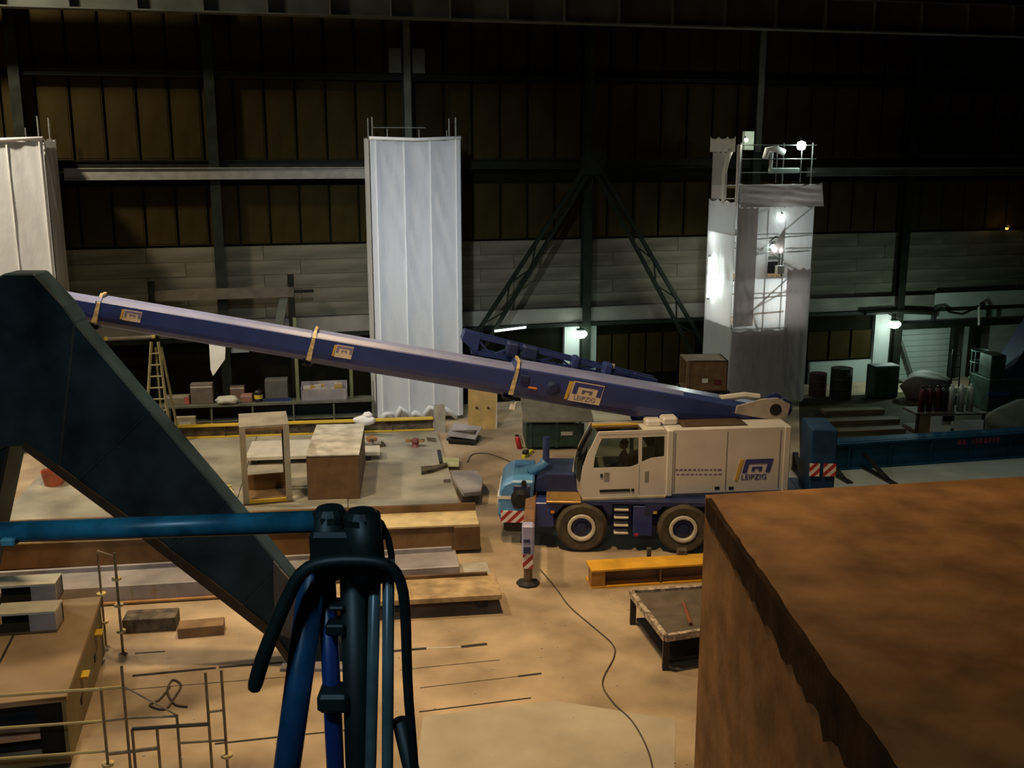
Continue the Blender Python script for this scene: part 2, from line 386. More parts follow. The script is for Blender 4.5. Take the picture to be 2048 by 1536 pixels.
girder(128, 738, 347, .40, .55, WGIRD, 'pale horizontal girder between the left and middle shrouded scaffolds', 430)
girder(1615, 2150, 343, .34, .55, GSTEEL, 'dull grey-green girder running right from the lamp-lit scaffold', 1830)
girder(20, 2150, 161, .22, .3, DSTEEL, 'thin dark rail crossing the upper wall panels')
girder(20, 2150, 328, .34, .3, DSTEEL, 'dark rail above the pale girder crossing the whole wall')
A = WP(300, -14, 2.2); z = WP(1450, 22, 2.2).z
g = thing('runway_beam', 'long grey crane runway beam along the top edge of the view', 'beam', (W0+WU*-30+WN*2.2)[:2]+(0,), WYAW, None, 'structure')
MB().lim((0, -.04, z-.55), (62, .04, z+.5)).build('web', GSTEEL, g)
MB().lim((0, -.28, z-.6), (62, .28, z-.55)).build('bottom_flange', GSTEEL, g)
MB().lim((0, -.28, z+.5), (62, .28, z+.55)).build('top_flange', GSTEEL, g)
base = None
for k in range(0, 31):
    T = Matrix.Translation((k*2.0+.5, -.12, z-.55))
    if base is None: base = MB().lim((-.02, -.12, 0), (.02, .08, 1.05)).build('stiffener', GSTEEL, g); base.matrix_local = T
    else: share(base, g, T)
apex = WS(1185, 322, .8)
for (px, py, lab) in ((955, 690, 'left'), (1392, 690, 'right')):
    f = WS(px, py, .8); P = W0+WN*.8
    b = thing('wall_brace', 'dark latticed steel brace, the %s leg of the inverted V on the wall' % lab, 'brace', (P.x, P.y, 0), WYAW, 'legs of the inverted V brace', 'structure')
    a3, f3 = Vector((apex[0], 0, apex[1])), Vector((f[0], 0, f[1])); ft = f3 + (f3-a3)*((f3.z-.05)/(a3.z-f3.z))
    sd = (ft-a3).normalized().cross(Vector((0, 1, 0)))
    for o_ in (-1, 1): MB().bar(a3+sd*.28*o_*.35, ft+sd*.34*o_, .14, .14, (0, 1, 0)).build('chord', DULL, b)
    base = None; nl = 12
    m = MB()
    for k in range(nl):
        u0, u1 = k/nl, (k+1)/nl; w0, w1 = .1+.24*u0, .1+.24*u1; s_ = 1 if k % 2 else -1
        MB().bar(a3.lerp(ft, u0)+sd*w0*s_, a3.lerp(ft, u1)-sd*w1*s_, .05, .05, (0, 1, 0)).build('lacing', DULL, b)
MB_g = thing('gusset_plate', 'dark gusset plate at the tip of the inverted V brace', 'plate', (W0+WU*apex[0]+WN*.95)[:2]+(0,), WYAW, None, 'structure')
MB().prism([(-.35, apex[1]-.5), (.35, apex[1]-.5), (.5, apex[1]+.1), (.2, apex[1]+.45), (-.2, apex[1]+.45), (-.5, apex[1]+.1)], -.03, .03).build('plate', DULL, MB_g)

# ---- lamps on the wall
def lamp(px, py, off, label, power, col, r=.2, out=1.1):
    P = WP(px, py, off)
    t = thing('wall_lamp', label, 'lamp', (P.x, P.y, P.z), WYAW)
    MB().lathe([(.001, r*.55), (r*.4, r*.5), (r*.62, .12), (r*.6, .02)], 16).build('shade', DGREEN, t)
    MB().lathe([(.001, r*.35), (r*.6, r*.22), (r*.95, -r*.1), (r*.97, -r*.4), (r*.6, -r*.8), (.001, -r*.95)], 16).build('bulb', LAMPW, t, smooth=True)
    MB().tube([(0, 0, r*.5), (0, .1, r*.9), (0, off-.1, r*1.2)], .025, 6).build('bracket', DGREEN, t)
    point(P + WN*out + Vector((0, 0, -.45)), power, col)
lamp(1161, 664, .7, 'glowing round lamp with a green cap on the pale pillar', 50, (.66, 1, .80), .27)
lamp(1789, 645, .8, 'glowing round lamp with a green cap on the tall column right of the lit scaffold', 170, (.66, 1, .82), .27, 2.0)
P0, P1 = WP(988, 662, 1.4), WP(1053, 654, 1.4)
t = thing('tube_light', 'white fluorescent tube glowing in the dark bay above the folded jib', 'lamp', P0, heading(P0, P1))
L = (P1-P0).length
MB().bar((0, 0, .07), (L, 0, .07+P1.z-P0.z), .16, .05).build('housing', GSTEEL, t)
MB().tube([(.03, 0, 0), (L-.03, 0, P1.z-P0.z)], .045, 8).build('tube', TUBEW, t)
for q in (.15, .85): MB().tube([(L*q, 0, .08), (L*q, 0, zl0-P0.z-.1)], .012, 6).build('hanger', DSTEEL, t)
P = WP(2014, 455, .5)
t = thing('wall_lamp', 'small orange lamp glowing at the far right on the wall panels', 'lamp', P, WYAW)
MB().lathe([(.001, .1), (.1, .08), (.12, 0), (.001, 0)], 12).build('shade', DSTEEL, t)
MB().lathe([(.001, 0), (.07, -.01), (.06, -.08), (.001, -.1)], 12).build('bulb', M('orange_glow', (1, .5, .08), .4, emit=2), t)
MB().tube([(0, 0, .08), (0, .45, .12)], .02, 6).build('bracket', DSTEEL, t)
point(P + WN*.15 + Vector((0, 0, .15)), 5, (1, .55, .15), .05)

# ================================================================ SHROUDED SCAFFOLD TOWERS
def scaffold(t, W, D, H_, lifts, extra=.7):
    """tube frame inside a tower, local: x across the front 0..W, y 0..D back, z up"""
    for x in (.12, W-.12):
        for y in (.12, D-.12): MB().tube([(x, y, 0), (x, y, H_+extra)], .03, 6).build('standard', SCAF, t)
    for k in range(1, lifts+1):
        z = H_*k/lifts-.15
        for y in (.12, D-.12):
            MB().tube([(0, y, z), (W, y, z)], .025, 6).build('ledger', SCAF, t)
            MB().tube([(0, y, z-.5), (W, y, z-.5)], .025, 6).build('guard_rail', SCAF, t)
        for x in (.12, W-.12): MB().tube([(x, 0, z), (x, D, z)], .025, 6).build('transom', SCAF, t)
        z0 = H_*(k-1)/lifts
        MB().tube([(.12, .16, z0+.1), (W-.12, .16, z)] if k % 2 else [(W-.12, .16, z0+.1), (.12, .16, z)], .025, 6).build('diagonal', SCAF, t)
        if k < lifts or True: MB().lim((.05, .2, z-.05), (W-.05, D-.2, z-.01)).build('deck', WOOD, t)
def cloth(p0, px, h, amp, seed, nu=26, nv=44, sag=.12, flare=0):
    """a hanging sheet from p0 along px with height h; wrinkled"""
    rn = random.Random(seed); px = Vector(px); nrm = Vector((0, 0, 1)).cross(px).normalized()
    ph = [(rn.uniform(1, 7), rn.uniform(2, 9), rn.uniform(0, 6.3), rn.uniform(.4, 1)) for _ in range(7)]
    def fn(u, v):
        d = sum(a*math.sin(fx*u*6.3+fz*v*5+o) for fx, fz, o, a in ph)/7*amp
        d += -math.sin(u*math.pi*3)**2*amp*.18
        edge = min(1, 6*u, 6*(1-u))
        z = h*v - (sag*math.sin(math.pi*((u*3) % 1)) if v > .98 else 0)
        return Vector(p0)+px*u - nrm*(d*edge+flare*(1-v)) + Vector((0, 0, z))
    return fn
def tower(name_label, foot, W, D, Ht, yaw, mats, seams, seed, extra=.7):
    t = thing('shrouded_scaffold', name_label, 'scaffold', foot, yaw, 'scaffold towers wrapped in sheeting')
    scaffold(t, W, D, Ht, 5, extra)
    fn = cloth((0, -.03, .15), (W, 0, 0), Ht-.12, .10, seed)
    MB().sheet(fn, 26, 44).build('front_sheet', mats, t, smooth=True)
    for u in seams:
        m = MB(); pts = [fn(u, v/40)+Vector((0, -.02, 0)) for v in range(41)]
        m.loft([[p+Vector((-.022, 0, 0)), p+Vector((.022, 0, 0)), p+Vector((.022, -.03, 0)), p+Vector((-.022, -.03, 0))] for p in pts])
        m.build('seam', SEAM, t)
    for x, sd in ((W+.03, 1), (-.03, 2)):
        MB().sheet(cloth((x, 0, .2), (0, D, 0), Ht-.15, .07, seed+sd, 14, 40), 14, 40).build('side_sheet', mats, t, smooth=True)
    MB().sheet(cloth((W, D+.03, .2), (-W, 0, 0), Ht-.2, .06, seed+5, 10, 20), 10, 20).build('back_sheet', mats, t, smooth=True)
    rf = MB(); rf.tube([(-.02, -.06, Ht+.0), (W*.5, -.09, Ht-.05), (W+.02, -.06, Ht+.02)], .06, 8); rf.build('rolled_top_edge', SEAM, t, smooth=True)
    for x in (W*.2, W*.55, W*.86): MB().tube([(x, .12, Ht-.2), (x, .12, Ht+random.uniform(.25, .6))], .022, 6).build('stub_tube', SCAF, t)
    MB().tube([(.1, .12, Ht+.35), (W*.62, .12, Ht+.35)], .02, 6).build('top_rail', SCAF, t)
    m = MB()
    for k in range(5):
        rn = random.Random(seed*7+k); x = W*(.12+.17*k); y0 = -.12-.1*rn.random()
        m.tube([(x-.3, y0, .12+.2*rn.random()), (x-.1, y0-.12, .35+.3*rn.random()), (x+.15, y0-.1, .2+.3*rn.random()), (x+.35, y0-.02, .1)], .13, 7, r2=.07)
    m.build('gathered_hem', mats, t, smooth=True)
    return t
f0 = G(747, 848); wtop = AY(733, 276, f0.y)
Wm = (AY(914, 290, f0.y+.7).x - wtop.x)/math.cos(WYAW)
tower('tall white sheeted scaffold tower in the middle with two vertical seams', (wtop.x+.1, f0.y, 0), Wm, 1.5, wtop.z, WYAW, TARP, (.06, .37, .66, .95), 11)
# left tower: only its right part shows
YL = 33.5
zl = AY(60, 278, YL).z
PR = AY(86, 285, YL)
Wl = 3.5
tower('tall white sheeted scaffold tower cut off by the left edge, sunk behind the dark trestle', (PR.x-Wl*math.cos(WYAW), YL-Wl*math.sin(WYAW), 0), Wl, 2.2, zl, WYAW, TARP, (.08, .38, .70, .97), 23)

# right tower, lit from inside
Yr = 38.7
A = AY(1474, 420, Yr); B = AY(1628, 420, Yr+.7)
Wr = (B.x-A.x)/math.cos(WYAW); Dr = 2.4
zs = AY(1550, 410, Yr+.35).z; ztop = AY(1550, 285, Yr+.35).z; zskirt = AY(1550, 366, Yr+.35).z
t = thing('lit_scaffold', 'narrow scaffold tower in torn thin sheeting glowing from lamps inside', 'scaffold', (A.x, A.y, 0), WYAW)
scaffold(t, Wr, Dr, zskirt, 5, ztop-zskirt)
zz = lambda py: AY(1550, py, Yr+.35).z
xx = lambda px, py=560: (AY(px, py, Yr+.35).x-A.x)/math.cos(WYAW)
DT = M('shaded_tube', (.05, .05, .05), .6)
for (xa, ya), (xb, yb) in (((1478, 540), (1522, 658)), ((1466, 655), (1580, 556)), ((1500, 512), (1622, 415)), ((1470, 597), (1575, 592)), ((1470, 627), (1572, 622)), ((1500, 478), (1618, 472)), ((1500, 506), (1616, 502)), ((1530, 420), (1530, 780)), ((1565, 370), (1565, 780))):
    MB().tube([(min(Wr, max(0, xx(xa))), .045, zz(ya)), (min(Wr, max(0, xx(xb))), .045, zz(yb))], .026, 6).build('brace_tube', DT, t)
fr = lambda x0, x1, z0, z1, y, mat, seed, nm='front_sheet', amp=.05, fl=0: MB().sheet(cloth((x0, y, z0), (x1-x0, 0, 0), z1-z0, amp, seed, flare=fl), 14, 20).build(nm, mat, t, smooth=True)
zo0, zo1 = zz(548), zz(472); xo0, xo1 = Wr*.43, Wr*.64
fr(0, xo0, .2, zs, -.03, TARPT, 31); fr(xo1, Wr, .2, zs, -.03, TARPT, 32)
fr(xo0, xo1, .2, zo0, -.03, TARPT, 33); fr(xo0, xo1, zo1, zs, -.03, TARPT, 34)
fr(0, Wr*.26, zz(650), zs, -.10, TARPB, 35, 'overlay_sheet'); fr(Wr*.68, Wr*1.0, .3, zz(535), -.11, TARPB, 36, 'overlay_sheet')
fr(-.1, Wr*.72, .5, zz(655), -.12, TARPB, 37, 'overlay_sheet')
fr(-.05, Wr*1.06, zs-.05, zskirt, -.16, TARPB, 38, 'skirt_sheet', .08, .22)
MB().prism([(xo0+.02, zo0+.75), (xo1-.05, zo0+.75), (xo1-.05, zo1+.35)], -.08, -.06).build('torn_flap', TARPB, t)
MB().lim((xo0-.03, .3, zo0-.02), (xo1*.97, .5, zo0+.42)).build('tool_chest', BLACK, t)
MB().lim((xo0, .35, zo0+.5), (xo1, .45, zo0+.62)).build('inner_board', GSTEEL, t)
MB().lim((xo1-.28, -.1, zo0), (xo1-.02, .1, zo0+.3)).build('paper_sheet', BAG, t)
MB().sheet(cloth((-.03, Dr, .8), (0, -Dr, 0), zz(400)-.8, .05, 41), 14, 24).build('side_sheet', TARPT, t, smooth=True)
MB().sheet(cloth((Wr+.03, 0, .3), (0, Dr, 0), zs-.3, .05, 42), 12, 24).build('side_sheet', TARPT, t, smooth=True)
MB().sheet(cloth((Wr, Dr+.03, .3), (-Wr, 0, 0), zs-.3, .05, 43), 12, 24).build('back_sheet', TARPT, t, smooth=True)
MB().sheet(cloth((-.05, Dr*.9, zz(400)), (0, -Dr*.55, 0), zz(300)-zz(400), .04, 44), 10, 14).build('side_flap', TARPB, t, smooth=True)
MB().sheet(cloth((-.12, Dr*.95, zz(304)), (0, -Dr*.9, 0), .55, .10, 45), 12, 8).build('bunched_sheet', BAG, t, smooth=True)
MB().tube([(-.12, .5, zz(300)), (-.14, .7, zz(320)), (-.12, .95, zz(350)), (-.1, 1.0, zz(410))], .11, 8, r2=.06).build('hanging_rag', BAG, t, smooth=True)
MB().tube([(0, .05, zz(290)), (-.02, .02, zz(340)), (-.05, 0, zz(412))], .09, 8, r2=.05).build('hanging_rag', BAG, t, smooth=True)
m = MB(); m.tube([(Wr*.36, .2, zz(318)), (Wr*.38, .18, zz(300)), (Wr*.50, .18, zz(298)), (Wr*.60, .18, zz(305))], .12, 8)
m.tube([(Wr*.44, .18, zz(305)), (Wr*.44, .2, zz(335)), (Wr*.45, .2, zz(345))], .07, 8); m.build('bundled_sheet', BAG, t, smooth=True)
MB().lim((Wr*.42, .05, zz(347)), (Wr*.80, .3, zz(336)), .03).build('folded_sheet', M('pale_green_sheet', (.42, .55, .47), .6), t)
MB().lim((Wr*.20, .9, zz(300)), (Wr*.32, 1.1, zz(262))).build('pale_panel', M('pale_green_board', (.40, .48, .40), .6), t)
for zq in (zz(290), zz(318), zz(345)): MB().tube([(0, .12, zq), (Wr+.03, .12, zq)], .022, 6).build('guard_rail', SCAF, t)
for q in (.5, .82): MB().tube([(Wr*q, .12, zskirt), (Wr*q, .12, zz(290))], .02, 6).build('stub_tube', SCAF, t)
TTl = frame_T((A.x, A.y, 0), WYAW)
def hung(name, label, loc, build_, power, col, size=.1, dz=-.1):
    P = TTl @ Vector(loc); o = thing(name, label, 'lamp', P, WYAW); build_(o); point(P+WN*.12+Vector((0, 0, dz)), power, col, size); return o
def bulb(r): return lambda o: (MB().lathe([(.001, r), (r*.8, r*.7), (r, 0), (r*.75, -r*.8), (.001, -r)], 14).build('bulb', LAMPW, o, smooth=True), MB().tube([(0, .0, r*.8), (0, .12, r*1.8)], .03, 6).build('holder', BLACK, o))
hung('work_lamp', 'bright white work lamp on the top right of the lit scaffold', (xx(1607, 290), .02, zz(291)), bulb(.17), 45, (.85, 1, .95))
hung('work_lamp', 'small white bulb on the top left of the lit scaffold', (xx(1497, 280), .3, zz(280)), bulb(.07), 22, (1, .95, .75), .05, .15)
hung('work_lamp', 'small bulb behind the sheet under the brown skirt of the lit scaffold', (xx(1556), -.14, zz(432)), bulb(.07), 3, (.95, .97, 1), .05)
hung('work_lamp', 'left bulb of the pair in the torn opening of the lit scaffold', (Wr*.50, .05, zz(494)), bulb(.09), 10, (.9, 1, .97), .05)
hung('work_lamp', 'right bulb of the pair in the torn opening of the lit scaffold', (Wr*.585, .05, zz(496)), bulb(.06), 4, (.9, 1, .97), .05)
tl = lambda o: (MB().tube([(0, 0, 0), (.03, .02, zz(522)-zz(604))], .10, 10).build('tube', LAMPW, o), MB().lim((-.03, .09, -.1), (.05, .13, zz(522)-zz(604)+.1)).build('housing', BLACK, o))
hung('tube_light', 'upright fluorescent tube glowing on the left side of the lit scaffold', (-.16, Dr*.72, zz(604)), tl, 13, (.88, 1, .98), .1, .8)
point(TTl @ Vector((Wr*.62, 1.3, zz(590))), 120, (.88, .97, 1), .2)
point(TTl @ Vector((Wr*.6, 1.3, zz(470))), 120, (.88, .97, 1), .2)
point(TTl @ Vector((Wr*.15, 1.9, zz(480))), 22, (.88, .97, 1), .2)

# ================================================================ THE MOBILE CRANE
YN = 24.4
C0 = AY(1163, 1055, YN)                              # hub of the near left wheel
RW = C0.z
CY = R(-2.5)
CT = Matrix.Translation((C0.x, YN, 0)) @ Matrix.Rotation(CY, 4, 'Z')   # carrier: x to the right, y away, z up; origin under the left wheel
crane = thing('mobile_crane', 'blue two-part mobile crane with cream cab and long telescopic boom', 'crane', (C0.x+1.8, YN+1.2, 0))
def part(nm, mb_, mat, parent=None, **k): return mb_.build(nm, mat, parent or crane, world=True, **k)
cx = lambda px, py=1040: AY(px, py, YN).x - C0.x
# wheels
wx2 = cx(1365, 1060)
def wheel(x, y, out=-1):
    T = CT @ Matrix.Translation((x, y, RW)); r = RW
    tw = .40
    pr = [(r*.55, 0), (r*.62, -.03), (r*.86, -.045), (r*.97, .02), (r, .09), (r, tw-.09), (r*.97, tw-.02), (r*.86, tw), (r*.55, tw)]
    m = MB(T); m.lathe(pr, 32, 'y')
    wv = m.build('wheel', RUBBER, crane, world=True)
    tr = MB(T)
    for k in range(26):
        a = 2*math.pi*k/26; c, s = math.cos(a), math.sin(a)
        tr.bar((r*.955*c, .05, r*.955*s), (r*1.0*c, tw*.5, r*1.0*s), .07, .03, (c, 0, s))
    tr.build('tread', RUBBER, wv, world=True)
    MB(T).lathe([(r*.40, .06), (r*.41, -.05), (r*.44, -.06), (r*.51, -.06), (r*.54, -.05), (r*.56, .1)], 32, 'y').build('rim_ring', RIM, wv, world=True, smooth=False)
    MB(T).lathe([(.001, .0), (r*.2, -.0), (r*.22, .03), (r*.43, .05), (r*.43, .12), (.001, .12)], 28, 'y').build('hub', DBLUE, wv, world=True)
for x in (0, wx2, wx2+1.7):
    wheel(x, .0); wheel(x, 2.05)
# chassis
xl, xr = cx(1062), wx2+3.0
part('chassis', MB(CT).lim((xl+.1, .5, .52), (xr, 1.95, 1.18), .04), DBLUE)
part('side_panel', MB(CT).lim((cx(1066), .04, .62), (cx(1108), .5, 1.24), .02), BLUE)
part('front_fender', MB(CT).prism([(cx(1100), 1.24), (cx(1100), .95), (-.62, 1.0), (-.45, 1.2), (.5, 1.2), (.66, .95), (.74, .95), (.74, 1.24)], .02, .5), DBLUE)
part('tool_locker', MB(CT).lim((cx(1266), .04, .42), (cx(1305), .5, 1.2), .02), BLUE)
part('rear_fender', MB(CT).prism([(wx2-.95, 1.24), (wx2-.95, 1.0), (wx2-.72, 1.0), (wx2-.5, 1.2), (wx2+.5, 1.2), (wx2+.7, 1.0), (wx2+1.0, 1.0), (wx2+1.0, 1.24)], .02, .5), DBLUE)
part('step_back', MB(CT).lim((cx(1226), .30, .42), (cx(1264), .5, 1.2)), DBLUE)
for k in range(4):
    z = .46+k*.2
    part('step', MB(CT).lim((cx(1228), .02, z), (cx(1257), .32, z+.05), .012), RIM)
for px, z, mt, nm in ((1105, 1.02, ORNG, 'side_marker'), (1309, 1.04, YEL, 'side_marker'), (1273, .46, REDP, 'red_marker')):
    part(nm, MB(CT).lim((cx(px)-.045, -.0, z-.03), (cx(px)+.045, .05, z+.03)), mt)
part('deck', MB(CT).lim((cx(1092), .0, 1.24), (cx(1162), 2.4, 1.30), .015), M('bronze_deck', (.42, .24, .07), .35, .35, var=.2))
part('rear_deck', MB(CT).lim((cx(1163), .04, 1.24), (xr, 2.36, 1.29)), DBLUE)
part('engine_hump', MB(CT).loft([[(x, y, z) for x, z in ((cx(1065), 1.3), (cx(1072), 1.62), (cx(1090), 1.74), (cx(1158), 1.74), (cx(1160), 1.3))] for y in (.75, 2.2)]), DBLUE)
part('rear_bumper', MB(CT).lim((xr, .1, .5), (xr+.5, 2.4, 1.25), .05), DBLUE)
# blue nose at the left end
nx0, nx1 = cx(996), cx(1060)
prof = [(nx1, .62), (nx0+.06, .62), (nx0-.02, .82), (nx0-.02, 1.15), (nx0+.02, 1.45), (nx0+.12, 1.60), (nx0+.34, 1.70), (nx1+.1, 1.70)]
nose = part('nose', MB(CT).prism(prof, .35, 2.2), LBLUE, bevel=.05)
part('nose_band', MB(CT).lim((nx0-.035, .34, 1.22), (nx0+.44, 2.0, 1.30)), WHITE, nose)
part('nose_recess', MB(CT).lim((nx0+.36, .32, .98), (nx1-.0, .36, 1.58), .02), DBLUE, nose)
part('winch_drum', MB(CT @ Matrix.Translation((nx0+.54, .30, 1.24))).lathe([(.001, -.05), (.13, -.05), (.24, -.0), (.25, .08), (.001, .08)], 20, 'y'), BLACK, nose)
part('hazard_panel', MB(CT).lim((nx0+.05, .31, .62), (nx1-.08, .35, .92)), HAZ, nose)
part('headlamp', MB(CT @ Matrix.Translation((nx0+.62, .33, 1.64))).lathe([(.001, -.04), (.07, -.03), (.07, .05), (.001, .05)], 14, 'y'), BLACK, nose)
part('bumper', MB(CT).lim((nx0+.12, .4, .34), (nx1+.1, 2.1, .62), .04), BLACK)
part('bumper_lamp', MB(CT).lim((nx0+.60, .38, .46), (nx0+.72, .41, .53)), ORNG)
mx = cx(1090)
part('mirror_arm', MB(CT).tube([(nx1-.05, 1.0, 1.70), (mx-.1, 1.1, 1.86), (mx, 1.1, 2.0)], .13, 10), LBLUE, smooth=True)
part('exhaust_stack', MB(CT).tube([(mx, 1.1, 1.95), (mx+.01, 1.1, 2.62)], .085, 12), BLUE)
# outrigger
J = G(1056, 1168)
jl = CT.inverted() @ Vector((J.x, J.y, 0))
org = part('outrigger_beam', MB(CT).lim((jl.x-.13, jl.y-.05, 1.02), (jl.x+.13, 1.4, 1.28), .02), M('weathered_bronze', (.24, .13, .07), .5, var=.3))
jack = part('jack_housing', MB(CT).lim((jl.x-.14, jl.y-.14, .74), (jl.x+.14, jl.y+.14, 1.46), .04), M('lavender_paint', (.36, .36, .56), .45, var=.1))
part('jack_mark', MB(CT).lim((jl.x-.10, jl.y-.155, 1.06), (jl.x+.05, jl.y-.138, 1.13)), DBLUE, jack)
part('jack_mark', MB(CT).lim((jl.x-.10, jl.y-.155, .80), (jl.x+.06, jl.y-.138, .95)), DBLUE, jack)
part('stripe_sleeve', MB(CT).lim((jl.x-.115, jl.y-.115, .42), (jl.x+.115, jl.y+.115, .76)), HAZ)
part('jack_rod', MB(CT).tube([(jl.x, jl.y, .06), (jl.x, jl.y, .44)], .10, 12), M('dull_chrome', (.16, .13, .10), .35, .7))
part('foot_pad', MB(CT @ Matrix.Translation((jl.x, jl.y, 0))).lathe([(.001, 0), (.27, 0), (.27, .05), (.12, .10), (.001, .10)], 8), BLACK)
# rear outrigger with striped plates
T = CT @ Matrix.Translation((xr+.32, 1.2, 0))
part('rear_outrigger', MB(T).lim((-.12, -.3, .55), (.5, .9, 2.95), .03), M('deep_blue_steel', (.012, .05, .13), .5, spec=.2))
part('rear_hazard_panel', MB(T).lim((-.14, -.36, 1.76), (.1, -.31, 2.08)), HAZ)
part('rear_hazard_panel', MB(T).lim((.2, -.36, 1.76), (.5, -.31, 2.08)), HAZ)
part('rear_jack', MB(T).lim((.05, -.36, .05), (.3, -.1, .62), .02), BLACK)

# superstructure
SYAW = R(6.5)
q0 = AY(1165, 997, YN+.1)
SZ = q0.z
ST = Matrix.Translation((q0.x, q0.y, SZ)) @ Matrix.Rotation(SYAW, 4, 'Z')     # x right, y away, z above the cab sill
def sx(px, py=930):                                   # distance along the near face
    d = ray(px, py); n = Vector((math.sin(SYAW), -math.cos(SYAW), 0)); p = EYE + d*((q0-EYE).dot(n)/d.dot(n)); r_ = ST.inverted() @ p; return r_.x, r_.z
XE = sx(1582, 860)[0]; XC = sx(1333)[0]
zc = sx(1250, 868)[1]; ze = sx(1450, 855)[1]
part('slew_ring', MB(ST @ Matrix.Translation((2.4, 1.25, 0))).lathe([(.001, -.28), (.8, -.28), (.8, -.08), (.001, -.08)], 28), BLACK)
part('turntable_floor', MB(ST).lim((.2, .05, -.10), (XE, 2.3, -.01)), GREYP)
EH = 1.30
house = part('engine_house', MB(ST).lim((XC+.01, 0, 0), (XE, EH, ze), .035), WHITE)
part('corner_post', MB(ST).lim((XC-.0, -.035, -.02), (XC+.16, .1, ze-.03), .02), WHITE, house)
part('corner_post', MB(ST).lim((XE-.16, -.02, .0), (XE+.01, .1, ze-.02), .02), WHITE, house)
for px in (1349, 1452, 1558):
    x = sx(px)[0]; part('panel_seam', MB(ST).lim((x-.012, -.012, .1), (x+.012, .01, ze-.1)), GREYP, house)
for px in (1434, 1462):
    x, z = sx(px, 976); part('latch', MB(ST).lim((x-.06, -.012, z-.035), (x+.06, .01, z+.035)), BLACK, house)
rz = lambda a, b: (MB(ST).prism([(a, ze), (b, ze), (b-.1, ze+.03), (a+.1, ze+.03)], .12, EH-.1))
part('roof_grille', rz(sx(1365)[0], sx(1497)[0]), M('bronze_mesh', (.10, .06, .03), .6), house)
part('roof_box', MB(ST).lim((sx(1350)[0]-.25, .35, ze), (sx(1350)[0]+.15, .75, ze+.2), .05), WHITE, house)
part('roof_box', MB(ST).lim((sx(1340)[0]-.5, .5, zc), (sx(1340)[0]-.1, .9, zc+.2), .05), WHITE, house)
part('beacon', MB(ST @ Matrix.Translation((XE-.05, .75, ze))).lathe([(.001, .22), (.06, .2), (.07, .02), (.07, 0), (.001, 0)], 12), M('clear_beacon', (.9, .8, .55), .2), house)
# cab
pp = lambda px, py: sx(px, py)
z0 = 0.0
outer = [pp(*p) for p in ((1164, 997), (1161, 965), (1166, 935), (1174, 912), (1186, 888), (1198, 864), (1330, 859))] + [(XC, zc+.02), (XC, 0)]
hole1 = [pp(*p) for p in ((1187, 936), (1190, 912), (1197, 892), (1204, 877), (1277, 875), (1277, 928), (1262, 934))]
hole2 = [pp(*p) for p in ((1284, 874.5), (1329, 872.5), (1329, 913), (1303, 916), (1284, 924))]
CABW = .95
cab = holed('cab', outer, [hole1, hole2], .05, WHITE, crane, ST @ Matrix.Translation((0, .025, 0)))
holed('far_side_panel', outer, [hole1, hole2], .05, WHITE, cab, ST @ Matrix.Translation((0, CABW, 0)))
part('side_glass', MB(ST).prism(hole1, .02, .028), GLASS, cab); part('rear_side_glass', MB(ST).prism(hole2, .02, .028), GLASS, cab)
o = outer
front = [o[0], o[1], o[2], o[3], o[4], o[5]]
part('front_lower_panel', MB(ST).loft([[(o[0][0], y, o[0][1]), (o[1][0], y, o[1][1]), (o[2][0], y, o[2][1]), (o[2][0]+.05, y, o[2][1]), (o[1][0]+.05, y, o[1][1]), (o[0][0]+.05, y, 0)] for y in (.05, CABW)]), WHITE, cab)
bul = lambda y: -.16*math.sin(math.pi*(y-.05)/(CABW-.05))
ms = MB(ST); ys = [.05+(CABW-.05)*k/8 for k in range(9)]
ms.loft([[(x+bul(y)*(.4+.6*math.sin(math.pi*i/5)), y, z) for i, (x, z) in enumerate(front[1:])] for y in ys], close=False)
part('windscreen', ms, GLASS, cab)
part('windscreen_frame', MB(ST).tube([(x+bul(CABW*.98), CABW, z) for x, z in front], .035, 6), WHITE, cab)
roof_z = outer[5][1]
part('roof_frame', MB(ST).lim((o[5][0], .0, zc-.05), (XC, .14, zc+.02), .015), WHITE, cab)
part('roof_frame', MB(ST).lim((o[5][0], CABW-.1, zc-.05), (XC, CABW+.02, zc+.02), .015), YEL, cab)
part('roof_frame', MB(ST).lim((sx(1290)[0], .14, zc-.05), (XC, CABW-.1, zc+.03), .015), WHITE, cab)
part('roof_glass', MB(ST).lim((o[5][0]+.03, .14, zc-.02), (sx(1290)[0], CABW-.1, zc)), GLASSR, cab)
part('roof_liner', MB(ST).lim((o[5][0]+.08, .14, zc-.12), (sx(1290)[0], CABW-.1, zc-.08)), M('roof_blind', (.50, .36, .22), .8), cab)
part('back_wall', MB(ST).lim((XC-.06, .05, 0), (XC-.01, CABW, zc)), BLACK, cab)
part('cab_floor', MB(ST).lim((.1, .05, .0), (XC-.05, CABW, .06)), BLACK, cab)
part('dashboard', MB(ST).prism([(.15, .06), (.55, .06), (.5, .62), (.25, .72)], .12, CABW-.1), BLACK, cab)
sxm, szm = pp(1258, 925)
part('operator_seat', MB(ST).lim((sxm-.25, .25, .06), (sxm+.22, .72, .42), .05).lim((sxm+.16, .25, .40), (sxm+.30, .72, 1.02), .05), BLACK, cab)
a, z = pp(1199, 982); b, _ = pp(1260, 980)
part('door_grip', MB(ST).lim((a, -.02, z-.035), (b, .0, z+.035), .008), BLACK, cab)
a, z = pp(1262, 980); part('door_grip', MB(ST).lim((a, -.02, z-.035), (a+.08, .0, z+.035), .008), BLACK, cab)
a, z = pp(1203, 951); part('door_lock', MB(ST).lim((a-.03, -.025, z-.05), (a+.03, .0, z+.05), .008), DBLUE, cab)
